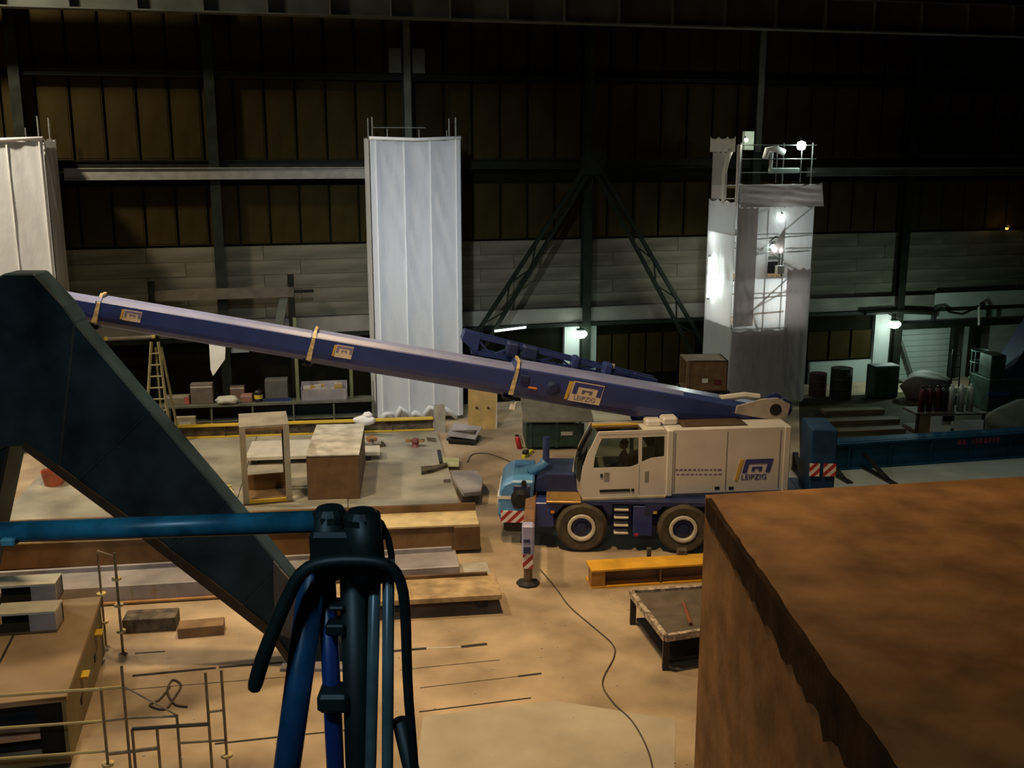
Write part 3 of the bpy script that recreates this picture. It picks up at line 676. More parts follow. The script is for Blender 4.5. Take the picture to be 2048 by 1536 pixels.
a, z = pp(1213, 955); part('lock_plate', MB(ST).lim((a-.06, -.008, z-.1), (a+.07, .0, z+.13), .003), GREYP, cab)
a, z = pp(1293, 952); part('door_handle', MB(ST).lim((a-.05, -.02, z-.13), (a+.05, .0, z+.13), .008), GREYP, cab)
for px in (1279,): 
    a = pp(px, 930)[0]; part('door_seam', MB(ST).lim((a-.008, -.005, .06), (a+.008, .0, pp(px, 930)[1])), GREYP, cab)
part('sill', MB(ST).lim((.0, -.02, -.05), (XC, .1, .0)), M('cream_sill', (.6, .5, .3), .5), cab)
part('rear_sill', MB(ST).lim((XC-.3, -.0, -.14), (XE, .1, -.08)), M('cream_sill', (.6, .5, .3), .5), house)
part('wiper', MB(ST).tube([(o[2][0]-.06, .3, o[2][1]+.05), (o[4][0]-.1, .5, o[4][1])], .012, 5), BLACK, cab)

# emblem: slanted blue arch with a smaller arch inside, yellow bar at its left, town name under it
def emblem(T, wd, ht, parent, main, second, bar, plate=None, text=True, sl=.24):
    """drawn in the x,z plane of T with its lower left corner at 0,0"""
    sh = lambda x, z: (x*wd+sl*z*ht, z*ht)
    P = lambda pts, m, nm, d: MB(T).prism([sh(*p) for p in pts], -d, 0).build(nm, m, parent, world=True)
    e = None
    if plate: P([(-.06, -.05), (1.04, -.05), (1.02, 1.05), (-.06, 1.05)], plate, 'emblem_plate', .010)
    P([(-.20, .0), (-.10, .0), (-.06, 1.0), (-.20, 1.0)], bar, 'emblem_bar', .014)
    for pts in ([(0, .36), (.16, .36), (.16, 1), (0, 1)], [(.16, .78), (.84, .78), (.84, 1), (.16, 1)], [(.84, .36), (1, .36), (1, 1), (.84, 1)]):
        P(pts, main, 'emblem_arch', .014)
    for pts in ([(.32, .42), (.42, .42), (.42, .62), (.32, .62)], [(.32, .54), (.68, .54), (.68, .64), (.32, .64)], [(.58, .42), (.68, .42), (.68, .6), (.58, .6)]):
        P(pts, second, 'emblem_inner_arch', .014)
    if text:
        l = letters('town_name', 'LEIPZIG', ht*.36, main, parent, T @ Matrix.Translation((wd*.50, -.008, .02)), .005)
x0, z0 = pp(1478, 961); x1, z1 = pp(1543, 917)
emblem(ST @ Matrix.Translation((x0+.02, 0, z0)), (x1-x0)-.1, z1-z0, house, LOGOB, LOGOB, LOGOY)
# two faded rows of small lettering, too blurred to read: short worn dashes
rn = random.Random(3)
for py, px0, px1, th in ((940, 1351, 1437, .05), (949, 1353, 1446, .035)):
    m = MB(ST); px = px0
    while px < px1:
        x, z = pp(px, py); l = rn.uniform(.05, .10); m.lim((x, -.004, z-th/2), (x+l, .001, z+th/2)); px += (l+.035)*81
    m.build('faded_lettering', PRINT, house, world=True)

# boom
P1 = AY(1025, 757, YN+.1+1.72-.8); P2 = AY(205, 619, P1.y - (P1.x-AY(205, 619, 24.6).x)*math.tan(SYAW))
bd = (P2-P1).normalized(); bx = -bd                   # bx points to the pivot (right, down)
by = Vector((-math.sin(SYAW), math.cos(SYAW), 0)); bz = bx.cross(by).normalized(); by = bz.cross(bx)
BT = Matrix.Translation(P1) @ Matrix((bx, by, bz)).transposed().to_4x4()      # x toward the pivot, y away, z up; origin at the base section's collar
def bsec(h, wd, drop=0):
    """closed outline in y,z: flat top with small shoulders, round belly"""
    pts = [(-wd*.36, h/2), (-wd/2, h/2-wd*.16)]
    for k in range(0, 9):
        a = math.pi + math.pi*k/8; pts.append((wd/2*math.cos(a), -h/2+wd*.48+wd*.48*math.sin(a)))
    pts += [(wd/2, h/2-wd*.16), (wd*.36, h/2)]
    return pts
def bloft(nm, x0, x1, h, wd, mat, parent=None, dz=0):
    return part(nm, MB(BT).loft([[(x, y, z+dz) for y, z in bsec(h, wd)] for x in (x0, x1)]), mat, parent)
tan = lambda px, py: (BT.inverted() @ AY(px, py, P1.y-(P1.x-AY(px, py, P1.y).x)*math.tan(SYAW))).x
L2 = tan(625, 690); L3 = tan(200, 615); LB = (BT.inverted() @ (ST @ Vector((XE-.35, 1.72, 0)))).x
boom = part('boom', MB(BT).loft([[(x, y, z+dz) for y, z in bsec(h, wd)] for x, h, wd, dz in ((0, .90, .76, 0), (LB-2.6, .90, .76, 0), (LB-.3, .62, .76, .12), (LB+.1, .45, .7, .14))]), BLUE)
for i, (nm, xa, xb, h, wd) in enumerate((('second_section', L2, .3, .78, .66), ('third_section', L3, L2+.3, .70, .57), ('top_section', L3-7.5, L3+.3, .58, .50))):
    bloft(nm, xa, xb, h, wd, BLUE, boom, -.05)
SHEEN = M('lavender_sheen', (.25, .28, .50), .36, var=.12, scale=1.2)
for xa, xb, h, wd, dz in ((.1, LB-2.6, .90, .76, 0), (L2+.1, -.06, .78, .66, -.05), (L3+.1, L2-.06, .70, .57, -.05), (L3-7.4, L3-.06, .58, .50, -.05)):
    part('top_sheen', MB(BT).loft([[(x, -wd*.48, dz+h/2-wd*.14), (x, -wd*.36, dz+h/2+.012), (x, wd*.36, dz+h/2+.012), (x, wd*.36, dz+h/2-.01)] for x in (xa, xb)]), SHEEN, boom)  # lavender strips colour in the highlight along each section's top
for x, h, wd in ((0, .90, .76), (L2, .78, .66), (L3, .70, .57)):
    c = bloft('section_collar', x-.05, x+.07, h+.05, wd+.05, BLUE, boom, 0 if x == 0 else -.05)
    dzz = 0 if x == 0 else -.05
    bar_ = MB(BT); bar_.prism([], 0, 0) if False else None
    m = MB(BT)
    m.loft([[(x-.09, -wd/2-.035, dzz-h/2+.12), (x+.03, -wd/2-.035, dzz-h/2+.12), (x+.03, -wd/2-.005, dzz-h/2+.12), (x-.09, -wd/2-.005, dzz-h/2+.12)],
            [(x-.02, -wd/2-.035, dzz+h/2-.1), (x+.06, -wd/2-.035, dzz+h/2-.1), (x+.06, -wd/2-.005, dzz+h/2-.1), (x-.02, -wd/2-.005, dzz+h/2-.1)],
            [(x-.0, -wd/2+.12, dzz+h/2+.10), (x+.06, -wd/2+.12, dzz+h/2+.10), (x+.06, -wd/2+.16, dzz+h/2+.10), (x-.0, -wd/2+.16, dzz+h/2+.10)]])
    m.build('collar_strip', M('gold_strip', (.60, .46, .24), .4, var=.4, scale=12), boom, world=True)
    part('collar_bracket', MB(BT).lim((x+.0, -wd/2+.10, dzz+h/2-.02), (x+.07, wd/2-.1, dzz+h/2+.09), .01), M('gold_strip', (.6, .35, .15)), boom)
    part('slide_pad', MB(BT).lim((x-.16, -wd/2+.1, dzz-h/2-.06), (x+.04, wd/2-.1, dzz-h/2+.01)), BLACK, boom)
# base section fittings
part('port', MB(BT @ Matrix.Translation((tan(1102, 765), -.40, -.0))).lathe([(.001, -.06), (.10, -.06), (.17, -.03), (.19, .05), (.001, .05)], 20, 'y'), DBLUE, boom)
part('side_bracket', MB(BT).lim((tan(1035, 755), -.46, .05), (tan(1053, 755), -.36, .22), .02), DBLUE, boom)
part('side_bracket', MB(BT).lim((tan(1052, 768), -.42, -.1), (tan(1070, 768), -.37, -.05), .01), ORNG, boom)
part('white_block', MB(BT).lim((tan(1020, 800)-.02, -.30, -.74), (tan(1020, 800)+.14, -.1, -.5), .03), BAG, boom)
def board(px0, px1, py, yoff, ht, rich):
    xa, xb = tan(px0, py), tan(px1, py); wd = xb-xa; T = BT @ Matrix.Translation((xa+.05, yoff, -ht/2+.02))
    emblem(T, wd-.12, ht, boom, LOGOB if rich else PRINT, PRINT, LOGOY, LOGOW, rich, .12)
board(1132, 1200, 782, -.388, .46, True); board(668, 710, 697, -.338, .27, False); board(248, 292, 627, -.292, .23, False)
# folded lattice jib along the far flank, a bit above the boom
j0, j1 = tan(950, 700), tan(1330, 770)
jib = part('folded_jib', MB(BT).bar((j0, .75, .36), (j1, .75, .30), .10, .10), BLUE, boom)
for yy, zz_ in ((.75, .78), (1.15, .36), (1.15, .78)):
    part('jib_chord', MB(BT).bar((j0, yy, zz_), (j1, yy, .30 if zz_ < .5 else .42), .09, .09), BLUE, jib)
nl = 9
for k in range(nl):
    u0, u1 = k/nl, (k+1)/nl; xa, xb = j0+(j1-j0)*u0, j0+(j1-j0)*u1; za, zb_ = .78-.36*u0, .78-.36*u1
    part('jib_lacing', MB(BT).bar((xa, .75, .36 if k % 2 else za), (xb, .75, zb_ if k % 2 else .34), .05, .05), BLUE, jib)
    part('jib_lacing', MB(BT).bar((xa, .75, za), (xa, 1.15, za), .05, .05), BLUE, jib)
part('jib_head', MB(BT).prism([(j0-.3, .62), (j0+.15, .34), (j0+.15, .80), (j0-.25, .86)], .68, 1.22), BLUE, jib)
for x, dz, s_ in ((tan(1025, 735), .52, .16), (tan(1065, 720), .50, .2), (tan(1160, 730), .45, .1), (tan(1225, 745), .42, .12)):
    part('jib_fitting', MB(BT).lim((x-s_, .45, dz-.05), (x+s_, .85, dz+.28), .05), DBLUE if s_ > .12 else BLUE, jib)
part('jib_warning_tag', MB(BT).lim((tan(1218, 745), .66, .58), (tan(1240, 745), .70, .68)), WHITE, jib)
part('jib_bracket', MB(BT).bar((j0+1.2, .3, .4), (j0+1.2, .75, .4), .12, .12), DBLUE, jib)
part('jib_bracket', MB(BT).bar((j1-1.0, .3, .3), (j1-1.0, .75, .32), .12, .12), DBLUE, jib)
# pivot gear at the right end
pv = LB-.1
part('pivot_bracket', MB(BT).prism([(pv-1.1, .15), (pv+.25, .15), (pv+.25, .62), (pv-.1, .72), (pv-.5, .62), (pv-1.1, .34)], -.46, -.38), M('pink_grey_steel', (.48, .40, .34), .5, var=.2), boom)
part('pivot_hole', MB(BT @ Matrix.Translation((pv-.1, -.48, .42))).lathe([(.001, -.0), (.15, -.0), (.17, .05), (.001, .05)], 16, 'y'), BLACK, boom)
part('pivot_link', MB(BT).tube([(pv-1.5, -.2, .42), (pv-.9, -.2, .6), (pv-.5, -.2, .62)], .09, 8), WHITE, boom)
part('hoist_drum', MB(BT @ Matrix.Translation((pv+.15, -.3, .45))).lathe([(.001, 0), (.25, 0), (.25, .06), (.15, .08), (.15, .6), (.25, .62), (.25, .68), (.001, .68)], 18, 'y'), BLUE, boom)
part('boom_mount', MB(ST).prism([(XE-1.6, -.05), (XE+.05, -.05), (XE+.05, ze-.25), (XE-.6, ze-.25)], 1.34, 1.40), BLUE)
part('boom_mount', MB(ST).prism([(XE-1.6, -.05), (XE+.05, -.05), (XE+.05, ze-.25), (XE-.6, ze-.25)], 2.1, 2.16), BLUE)
part('counterweight', MB(ST).lim((XE-.3, 1.4, -.05), (XE+.1, 2.3, .75), .05), DBLUE)
part('tail_lamp', MB(ST).lim((XE-.02, 1.2, ze+.0), (XE+.08, 1.34, ze+.12)), REDP)
part('lift_cylinder', MB().tube([BT @ Vector((LB-3.6, 0, -.40)), ST @ Vector((2.6, 1.72, .1))], .15, 12), DBLUE)

# ---------------------------------------------------------------- operator seen through the cab glass
OP = ST @ Vector((sxm, .48, .40))
op = thing('person', 'crane operator in blue work clothes seated behind the cab side glass', 'person', ST @ Vector((sxm, .48, .40)), SYAW)
def skin(name, pts, edges, mat, parent, sub=1):
    me = bpy.data.meshes.new(name); me.from_pydata([p[:3] for p in pts], edges, []); me.materials.append(mat)
    o = bpy.data.objects.new(name, me); COL.objects.link(o); o.parent = parent
    s = o.modifiers.new('skin', 'SKIN'); s.use_smooth_shade = True
    for v_, p in zip(me.skin_vertices[0].data, pts): v_.radius = (p[3], p[3] if len(p) < 5 else p[4])
    me.skin_vertices[0].data[0].use_root = True
    m = o.modifiers.new('sub', 'SUBSURF'); m.levels = m.render_levels = sub; return o
SKINM = M('skin_tone', (.55, .30, .18), .6, var=.05); OVER = M('blue_work_clothes', (.05, .07, .28), .8, var=.15)
pts = [(0, 0, .10, .15, .13), (.02, 0, .32, .15, .12), (.01, 0, .52, .17, .12), (-.01, 0, .62, .06), (-.02, 0, .68, .055),
       (0, -.2, .53, .065), (-.10, -.25, .30, .05), (-.32, -.2, .22, .04), (0, .2, .53, .065), (-.10, .25, .30, .05), (-.32, .2, .22, .04),
       (-.05, -.10, .06, .10), (-.42, -.11, .07, .075), (-.5, -.11, -.24, .055), (-.05, .10, .06, .10), (-.42, .11, .07, .075), (-.5, .11, -.24, .055)]
ed = [(0, 1), (1, 2), (2, 3), (3, 4), (2, 5), (5, 6), (6, 7), (2, 8), (8, 9), (9, 10), (0, 11), (11, 12), (12, 13), (0, 14), (14, 15), (15, 16)]
skin('body', pts, ed, OVER, op)
hd = MB(Matrix.Translation((-.03, 0, .80)) @ Matrix.Diagonal((1.12, .85, 1.25, 1)))
hd.lathe([(.001, .1), (.05, .088), (.085, .045), (.095, 0), (.088, -.04), (.06, -.08), (.001, -.1)], 16)
head = hd.build('head', SKINM, op, smooth=True)
MB(Matrix.Translation((-.14, 0, .79))).lathe([(.001, .03), (.014, -.012), (.001, -.02)], 8).build('nose', SKINM, head, smooth=True)
for s_ in (-1, 1):
    MB(Matrix.Translation((-.125, s_*.032, .815))).lathe([(.001, .01), (.01, 0), (.001, -.01)], 8).build('eye', BLACK, head)
    MB(Matrix.Translation((-.02, s_*.083, .79))).lathe([(.001, .03), (.015, .01), (.012, -.02), (.001, -.03)], 8).build('ear', SKINM, head)
    hx = Vector((-.34, s_*.2, .22))
    for k, l in enumerate((.055, .065, .06, .048)):
        a0 = hx+Vector((-.03, (k-1.5)*.018, 0)); MB().tube([a0, a0+Vector((-.03, 0, .008)), a0+Vector((-.045, 0, -.02)), a0+Vector((-.03, 0, -.035))], .009, 6).build('finger', SKINM, op)
    MB().tube([hx+Vector((.01, -s_*.03, 0)), hx+Vector((-.02, -s_*.05, .01)), hx+Vector((-.045, -s_*.04, .0))], .010, 6).build('thumb', SKINM, op)
    MB().box(hx+Vector((-.005, 0, 0)), (.07, .08, .03), .012).build('palm', SKINM, op)
MB().lim((-.155, -.02, .752), (-.125, .02, .758)).build('mouth', REDP, head)
MB(Matrix.Translation((-.02, 0, .82)) @ Matrix.Diagonal((1.15, .92, 1.25, 1))).lathe([(.001, .1), (.055, .09), (.09, .045), (.1, .02), (.09, .01)], 16).build('hair', SCRAP, head, smooth=True)

# ================================================================ BIG STEELWORK
# dark A-shaped trestle on the left
Yt = 18.6
ap = AY(36, 553, Yt); ft = G(600, 1300); ft.y = Yt
lf = Vector((ap.x-2.6, Yt, 0))
t = thing('steel_trestle', 'huge blue-black A-shaped steel trestle crossing the left side of the view', 'trestle', (ap.x, Yt, 0))
def leg(nm, a, b, wd, dp):
    a, b = Vector(a), Vector(b); d = (b-a).normalized(); s = d.cross(Vector((0, 1, 0))).normalized()
    m = MB(); m.loft([[p+s*wd/2+Vector((0, -dp/2, 0)), p-s*wd/2+Vector((0, -dp/2, 0)), p-s*wd/2+Vector((0, dp/2, 0)), p+s*wd/2+Vector((0, dp/2, 0))] for p in (a, b)])
    return m.build(nm, AFR, t, world=True, bevel=.04)
dd = (ft-ap).normalized(); sdv = dd.cross(Vector((0, 1, 0))).normalized()
if sdv.x < 0: sdv = -sdv
lq = [AY(x, y, Yt) for x, y in ((120, 610), (300, 822), (452, 1000), (590, 1168), (690, 1300), (690, 1345), (590, 1345), (540, 1272), (245, 1040), (46, 892))]
lq[5].z = lq[6].z = 0
lg = MB().loft([[(p.x, Yt, p.z) for p in lq], [(p.x, Yt+.5, p.z) for p in lq]]).build('leg', AFR, t, world=True, bevel=.03)
for (x0, y0), (x1, y1) in (((300, 822), (150, 966)), ((452, 1000), (330, 1102)), ((560, 1132), (480, 1220))):
    a_, b_ = AY(x0, y0, Yt), AY(x1, y1, Yt); MB().bar(a_-Vector((0, .01, 0)), b_-Vector((0, .01, 0)), .05, .04, (0, 1, 0)).build('weld_strip', AFR, lg, world=True)
fh = (lq[5]+lq[6])/2
fl = [AY(x, y, Yt) for x, y in ((50, 880), (246, 1024), (440, 1172), (545, 1256), (590, 1325), (590, 1345), (540, 1274), (440, 1196), (245, 1044), (46, 896))]
MB().loft([[(p.x, Yt-.05, p.z) for p in fl], [(p.x, Yt-.001, p.z) for p in fl]]).build('bounce_strip', M('bounce_brown', (.030, .017, .007), .6, var=.4), lg, world=True)  # brown strip paints floor bounce light along the leg's lower edge
fl = [AY(x, y, Yt) for x, y in ((548, 1120), (604, 1185), (604, 1282), (552, 1262))]
MB().loft([[(p.x, Yt-.08, p.z) for p in fl], [(p.x, Yt-.0, p.z) for p in fl]]).build('end_plate', M('grey_end_plate', (.075, .07, .07), .6), lg, world=True)
part_ = MB().lim((fh.x-.7, Yt-.3, 0), (fh.x+.7, Yt+1.1, .06)); part_.build('foot_plate', BEAMG, t, world=True)
a1 = AY(12, 895, Yt); a0 = AY(-2, 1000, Yt); sl = 1.3*(a0.x-a1.x)/(a1.z-a0.z)
lx = lambda z: a1.x + sl*(a1.z-z) - .75
leg('leg', (lx(6.7), Yt+.45, 6.7), (lx(0), Yt+.45, 0), 1.5, .8)
pk = [AY(x, y, Yt) for x, y in ((-40, 920), (-40, 566), (2, 551), (10, 547), (70, 547), (130, 612), (152, 645), (120, 945), (46, 892), (12, 893))]
MB().loft([[(p.x, Yt-.04, p.z) for p in pk], [(p.x, Yt+.55, p.z) for p in pk]]).build('head_plate', AFR, t, world=True, bevel=.03)

# rusty box in the right foreground
ca = AY(1410, 990, 11.2); zr = ca.z
cb = EYE + ray(1800, 1560)*((zr-CAM_H)/ray(1800, 1560).z)
cfar = EYE + ray(2048, 953)*((zr-CAM_H)/ray(2048, 953).z)
ux = (cfar-ca).normalized(); uy = (cb-ca).normalized()
t = thing('steel_box', 'huge rusty box-shaped steel casting filling the lower right corner', 'steel box', (ca.x+3, ca.y-4, 0), 0)
LX, LY = 7.0, 6.6
rn = random.Random(5)
def corner(a, b, z): p = ca+ux*a+uy*b; return Vector((p.x, p.y, z))
body = MB().loft([[corner(0, 0, z), corner(LX, 0, z), corner(LX, LY, z), corner(0, LY, z)] for z in (0, zr-.06)]).build('body', RUST, t, world=True, bevel=.03)
MB().loft([[corner(0, 0, z), corner(LX, 0, z), corner(LX, LY, z), corner(0, LY, z)] for z in (zr-.058, zr)]).build('top_plate', RUST, t, world=True)
# torch-cut ragged edge: dark scalloped scale hanging over the left top edge
n = 46; m = MB(); top = []; low = []; out = []
for k in range(n+1):
    u = k/n; q = .15+u*(LY-.2); d_ = .20+.50*u*(.45+.55*abs(math.sin(k*1.9)*math.sin(k*.77+1)))
    o_ = .012+.012*rn.random(); top.append(corner(.02+.02*rn.random(), q, zr+.012)); out.append(corner(-o_, q, zr+.004)); low.append(corner(-o_*.8, q, zr-d_))
m.add(top+out+low, [(i, i+1, n+2+i, n+1+i) for i in range(n)]+[(n+1+i, n+2+i, 2*n+3+i, 2*n+2+i) for i in range(n)])
m.build('scaled_edge', RUSTE, t, world=True, thick=.012)

# ================================================================ FLOOR PLATES, SLOTS, PATCHES
plate = thing('surface_plate', 'wide pale steel setting-out plate on the floor beneath the two boxes', 'plate', (G(600, 950).x, G(600, 950).y, 0), 0)
f0, f1 = G(874, 862, .1), G(921, 1010, .1)
hd_ = heading(G(310, 876), G(866, 860)); ul = -Vector((math.cos(hd_), math.sin(hd_), 0))
for k in range(4):
    ww = 3.08; g_ = .012
    A_, B_ = f0+ul*(k*ww+g_), f1+ul*(k*ww+g_); C_, D_ = f1+ul*((k+1)*ww-g_), f0+ul*((k+1)*ww-g_)
    MB().loft([[(p.x, p.y, z) for p in (A_, B_, C_, D_)] for z in (0, .1+.004*(k % 2))]).build('plate', PLATE, plate, world=True)
def strip(pa, pb, wd, mat, nm, z=.006):
    a, b = G(*pa), G(*pb); d = (b-a).normalized(); s = Vector((-d.y, d.x, 0))*wd/2
    o = MB().loft([[(p.x, p.y, q) for p in (a+s, b+s, b-s, a-s)] for q in (.0005, z)]).build(nm, mat, floor); return o
SLOT = M('dark_slot_steel', (.02, .016, .012), .7)
for pa, pb, wd in (((780, 1303), (853, 1297), .09), ((922, 1294), (974, 1288), .10), ((1036, 1353), (1083, 1347), .06), ((838, 1424), (1062, 1396), .035), ((265, 1352), (432, 1336), .08),
                   ((438, 1335), (600, 1322), .08), ((650, 1316), (700, 1311), .07), ((270, 1307), (330, 1303), .04), ((430, 1488), (560, 1474), .05), ((560, 1474), (700, 1460), .04)):
    strip(pa, pb, wd, SLOT, 'floor_slot')
strip((853, 1297), (922, 1294), .05, LEDGE, 'floor_strip')
for pa, pb in (((840, 1376), (1036, 1353)), ((800, 1340), (1000, 1320)), ((0, 1470), (240, 1440)), ((250, 1380), (600, 1352))): strip(pa, pb, .02, SCRAP, 'floor_joint')
pc = [G(*p) for p in ((846, 1434), (1110, 1402), (1352, 1440), (1345, 1640), (820, 1640))]
MB().loft([[(p.x, p.y, z) for p in pc] for z in (.0004, .008)]).build('concrete_patch', M('pale_concrete', (.42, .36, .27), .75, var=.18, scale=.7, bump=.15), floor)
pc = [G(*p) for p in ((1560, 945), (2200, 900), (2300, 960), (1560, 1010))]
MB().loft([[(p.x, p.y, z) for p in pc] for z in (.0004, .008)]).build('lit_floor_strip', M('lit_floor_tone', (.40, .41, .36), .7, var=.15, scale=.8), floor)  # paler slab paints in the floor lit by the cool lamp
pc = [G(*p) for p in ((1598, 798), (2110, 764), (2300, 890), (1600, 936))]
MB().loft([[(p.x, p.y, z) for p in pc] for z in (.0003, .006)]).build('dark_floor_area', M('dark_floor_tone', (.045, .038, .020), .8, var=.4, scale=1.5, spec=.1), floor)  # patch of darker tone laid on the floor behind the girder
m = MB()
rn = random.Random(9)
for k in range(90):
    px, py = rn.uniform(60, 1380), rn.uniform(1180, 1530)
    p = G(px, py); s = rn.uniform(.008, .024); m.lim((p.x-s, p.y-s*.7, .002), (p.x+s, p.y+s*.7, .012))
tag(m.build('litter', LEDGE), 'small pale scraps scattered over the floor', 'litter', kind='stuff')

# ================================================================ BEAMS AND BLOCKS
def girder_thing(nm, label, cat, pa, pb, build_, z=0.0, group=None):
    a, b = G(*pa, z), G(*pb, z); t_ = thing(nm, label, cat, (a.x, a.y, z), heading(a, b), group); build_(t_, (b-a).length); return t_
def yb(t, L):
    MB().lim((0, .0, .39), (L, .32, .43)).build('top_flange', YEL, t); MB().lim((0, .14, .04), (L, .18, .39)).build('web', SCRAP, t); MB().lim((0, .0, 0), (L, .32, .04)).build('bottom_flange', YEL, t)
    for k in range(4): MB().lim((L*(k+.5)/4-.01, .02, .04), (L*(k+.5)/4+.01, .3, .39)).build('stiffener', SCRAP, t)
girder_thing('steel_beam', 'long yellow I-beam lying along the far edge of the pale plate', 'beam', (190, 884), (867, 861), yb, .105)
def g1(t, L):
    MB().lim((0, 0, .06), (L, 1.05, .70)).build('box', BEAMR, t, bevel=.015); MB().lim((0, .95, .70), (L, 1.05, .92)).build('rear_upstand', BEAMR, t)
    MB().lim((0, -.06, .70), (L, .96, .74)).build('top_plate', M('tan_plate', (.62, .49, .27), .55, .1, var=.2), t); MB().lim((L-.62, -.12, .10), (L+.02, .9, .70), .01).build('end_box', BEAMR, t)
    MB().lim((L-.6, .1, 0), (L-.1, .8, .1)).build('packing', CRATE, t); MB().lim((.4, .1, 0), (.9, .8, .06)).build('packing', CRATE, t)
girder_thing('box_girder', 'long brown box girder with a tan top, behind the grey girder', 'girder', (-60, 1148), (958, 1103), g1)
def g2(t, L):
    MB().lim((0, 0, .05), (L, 1.0, .42)).build('box', BEAMG, t, bevel=.015); MB().lim((0, .9, .42), (L-.1, 1.0, .52)).build('rear_rib', BEAMG, t)
    MB().lim((L-.02, .1, .02), (L+.75, 1.0, .06)).build('end_plate', LEDGE, t)
    MB().lim((0, -.10, .03), (L*.72, 0, .07)).build('bottom_flange', M('orange_brown_flange', (.38, .20, .07), .6), t)
    for x in (.6, L*.5, L-.6): MB().lim((x, .05, 0), (x+.2, .95, .05)).build('packing', CRATE, t)
girder_thing('grey_girder', 'long low grey-lavender girder in front of the brown one', 'girder', (-60, 1226), (920, 1166), g2)
def g3(t, L):
    MB().lim((0, -.02, .34), (L, 1.15, .46)).build('slab', M('tan_slab', (.32, .22, .11), .6, .1, var=.25, c2=(.42, .30, .16)), t, bevel=.01)
    MB().lim((0, 1.02, .46), (L*.96, 1.1, .53)).build('lip', BEAMR, t)
    for x in (.3, L*.5, L-.5): MB().lim((x, .4, 0), (x+.25, 1.0, .34)).build('block', SCRAP, t)
girder_thing('thick_plate', 'thick tan steel slab raised on blocks with black shade beneath', 'plate', (560, 1254), (1003, 1228), g3)
def wb(label, pa, pb, d_, h, mat, z=0):
    a, b = G(*pa, z), G(*pb, z); t_ = thing('timber_block', label, 'block', (a.x, a.y, z), heading(a, b)); L = (b-a).length
    MB().lim((0, 0, 0), (L, d_, h), .01).build('block', mat, t_); return t_
wb('long dark wooden block on the floor below the orange-edged slab', (246, 1268), (352, 1262), .5, .3, SCRAP)
wb('short brown wooden block right of the long dark one', (356, 1278), (448, 1270), .4, .22, CRATE)
# two channels on the left
def ch(t, L):
    MB().lim((0, .0, .36), (L, .5, .40)).build('top_flange', M('bright_flange', (.58, .53, .40), .5, var=.12), t); MB().lim((0, .42, .04), (L, .5, .36)).build('web', DSTEEL, t); MB().lim((0, .0, 0), (L, .5, .04)).build('bottom_flange', BEAMR, t)
    MB().lim((L-.45, .0, .04), (L, .44, .36), .005).build('end_block', BEAMG, t)
for lab, pa, pb, z in (('far pale-topped channel beam lying on the brown table at the left edge', (-10, 1214), (114, 1206), 1.309), ('near pale-topped channel beam lying on the brown table at the left edge', (-10, 1272), (114, 1264), 1.309)):
    girder_thing('channel_beam', lab, 'beam', pa, pb, ch, z, 'two channel beams at the left edge')
# machine table bottom left
zt_ = 1.3
A_, B_ = G(203, 1192, zt_), G(133, 1392, zt_); hd2 = heading(B_, A_)
t = thing('machine_table', 'large brown steel table with a thick olive side in the lower left corner', 'table', (B_.x, B_.y, 0), hd2-math.pi/2)
L = (A_-B_).length; WT_ = 2.4
OL = M('olive_side', (.17, .13, .05), .6, var=.2, scale=2)
TOPB = M('brown_table_top', (.30, .20, .11), .6, .1, var=.2, scale=1.2)
MB().lim((-WT_, 0, zt_-.1), (0, L, zt_), .01).build('top', TOPB, t)
MB().lim((-1.3, .5, zt_), (-1.26, L-.2, zt_+.008)).build('groove', SLOT, t); MB().lim((-WT_, .5, zt_), (-1.3, .54, zt_+.008)).build('groove', SLOT, t)
MB().lim((-.09, .02, .12), (-.03, L-.02, zt_-.1)).build('side_plate', OL, t)
for q in (.3, .7): MB().lim((-.03, L*q, .5), (-.01, L*q+.12, .62)).build('side_hole', BLACK, t)
for q in (.36, .78): MB().lim((-.03, L*q-.1, .9), (.1, L*q+.15, .95), .01).build('bracket', YEL, t)
MB().lim((-WT_, .03, .12), (-.09, .09, .3)).build('front_beam', OL, t); MB().lim((-WT_, .1, .55), (-.35, .4, .66), .01).build('inner_bar', M('pinkish_bar', (.5, .28, .16), .5), t)
MB().lim((-WT_, .6, .12), (-.1, .64, zt_-.1)).build('inner_panel', BLACK, t)
MB().lim((-.45, .05, .12), (-.1, .5, zt_-.1)).build('corner_box', DSTEEL, t)
for x, y in ((-.5, .1), (-.5, L-.5), (-WT_+.2, .1), (-WT_+.2, L-.5)): MB().lim((x, y, 0), (x+.4, y+.4, .12)).build('foot', BLACK, t)

# open frame, solid box, slab on the plate
a, b = G(487, 1012, .105), G(585, 1004, .105)
t = thing('open_frame', 'tall open-sided grey steel box frame standing on the pale plate', 'frame', (a.x, a.y, .105), heading(a, b))
L = (b-a).length; Hf = AY(485, 854, a.y).z-.105; D = 1.5
MB().lim((0, 0, Hf-.06), (L, D, Hf)).build('top_plate', BOXG, t); MB().lim((0, 0, 0), (L, D, .05)).build('bottom_plate', BEAMR, t)
for x in (0, L-.16):
    for y in (0, D-.12): MB().lim((x, y, .05), (x+.16, y+.12, Hf-.06)).build('post', BOXG if y == 0 else BEAMR, t)
MB().lim((.16, .0, Hf-.14), (L-.16, .08, Hf-.06)).build('head_rail', BEAMR, t); MB().lim((.16, D-.3, .05), (L-.16, D-.24, .5)).build('back_plate', BEAMR, t); MB().lim((.16, .0, .05), (L-.16, .06, .14)).build('foot_rail', YEL, t)
a, b = G(616, 1000, .105), G(720, 997, .105)
t = thing('steel_box', 'closed steel box with bright top and dark brown front beside the open frame', 'steel box', (a.x, a.y, .105), heading(a, b))
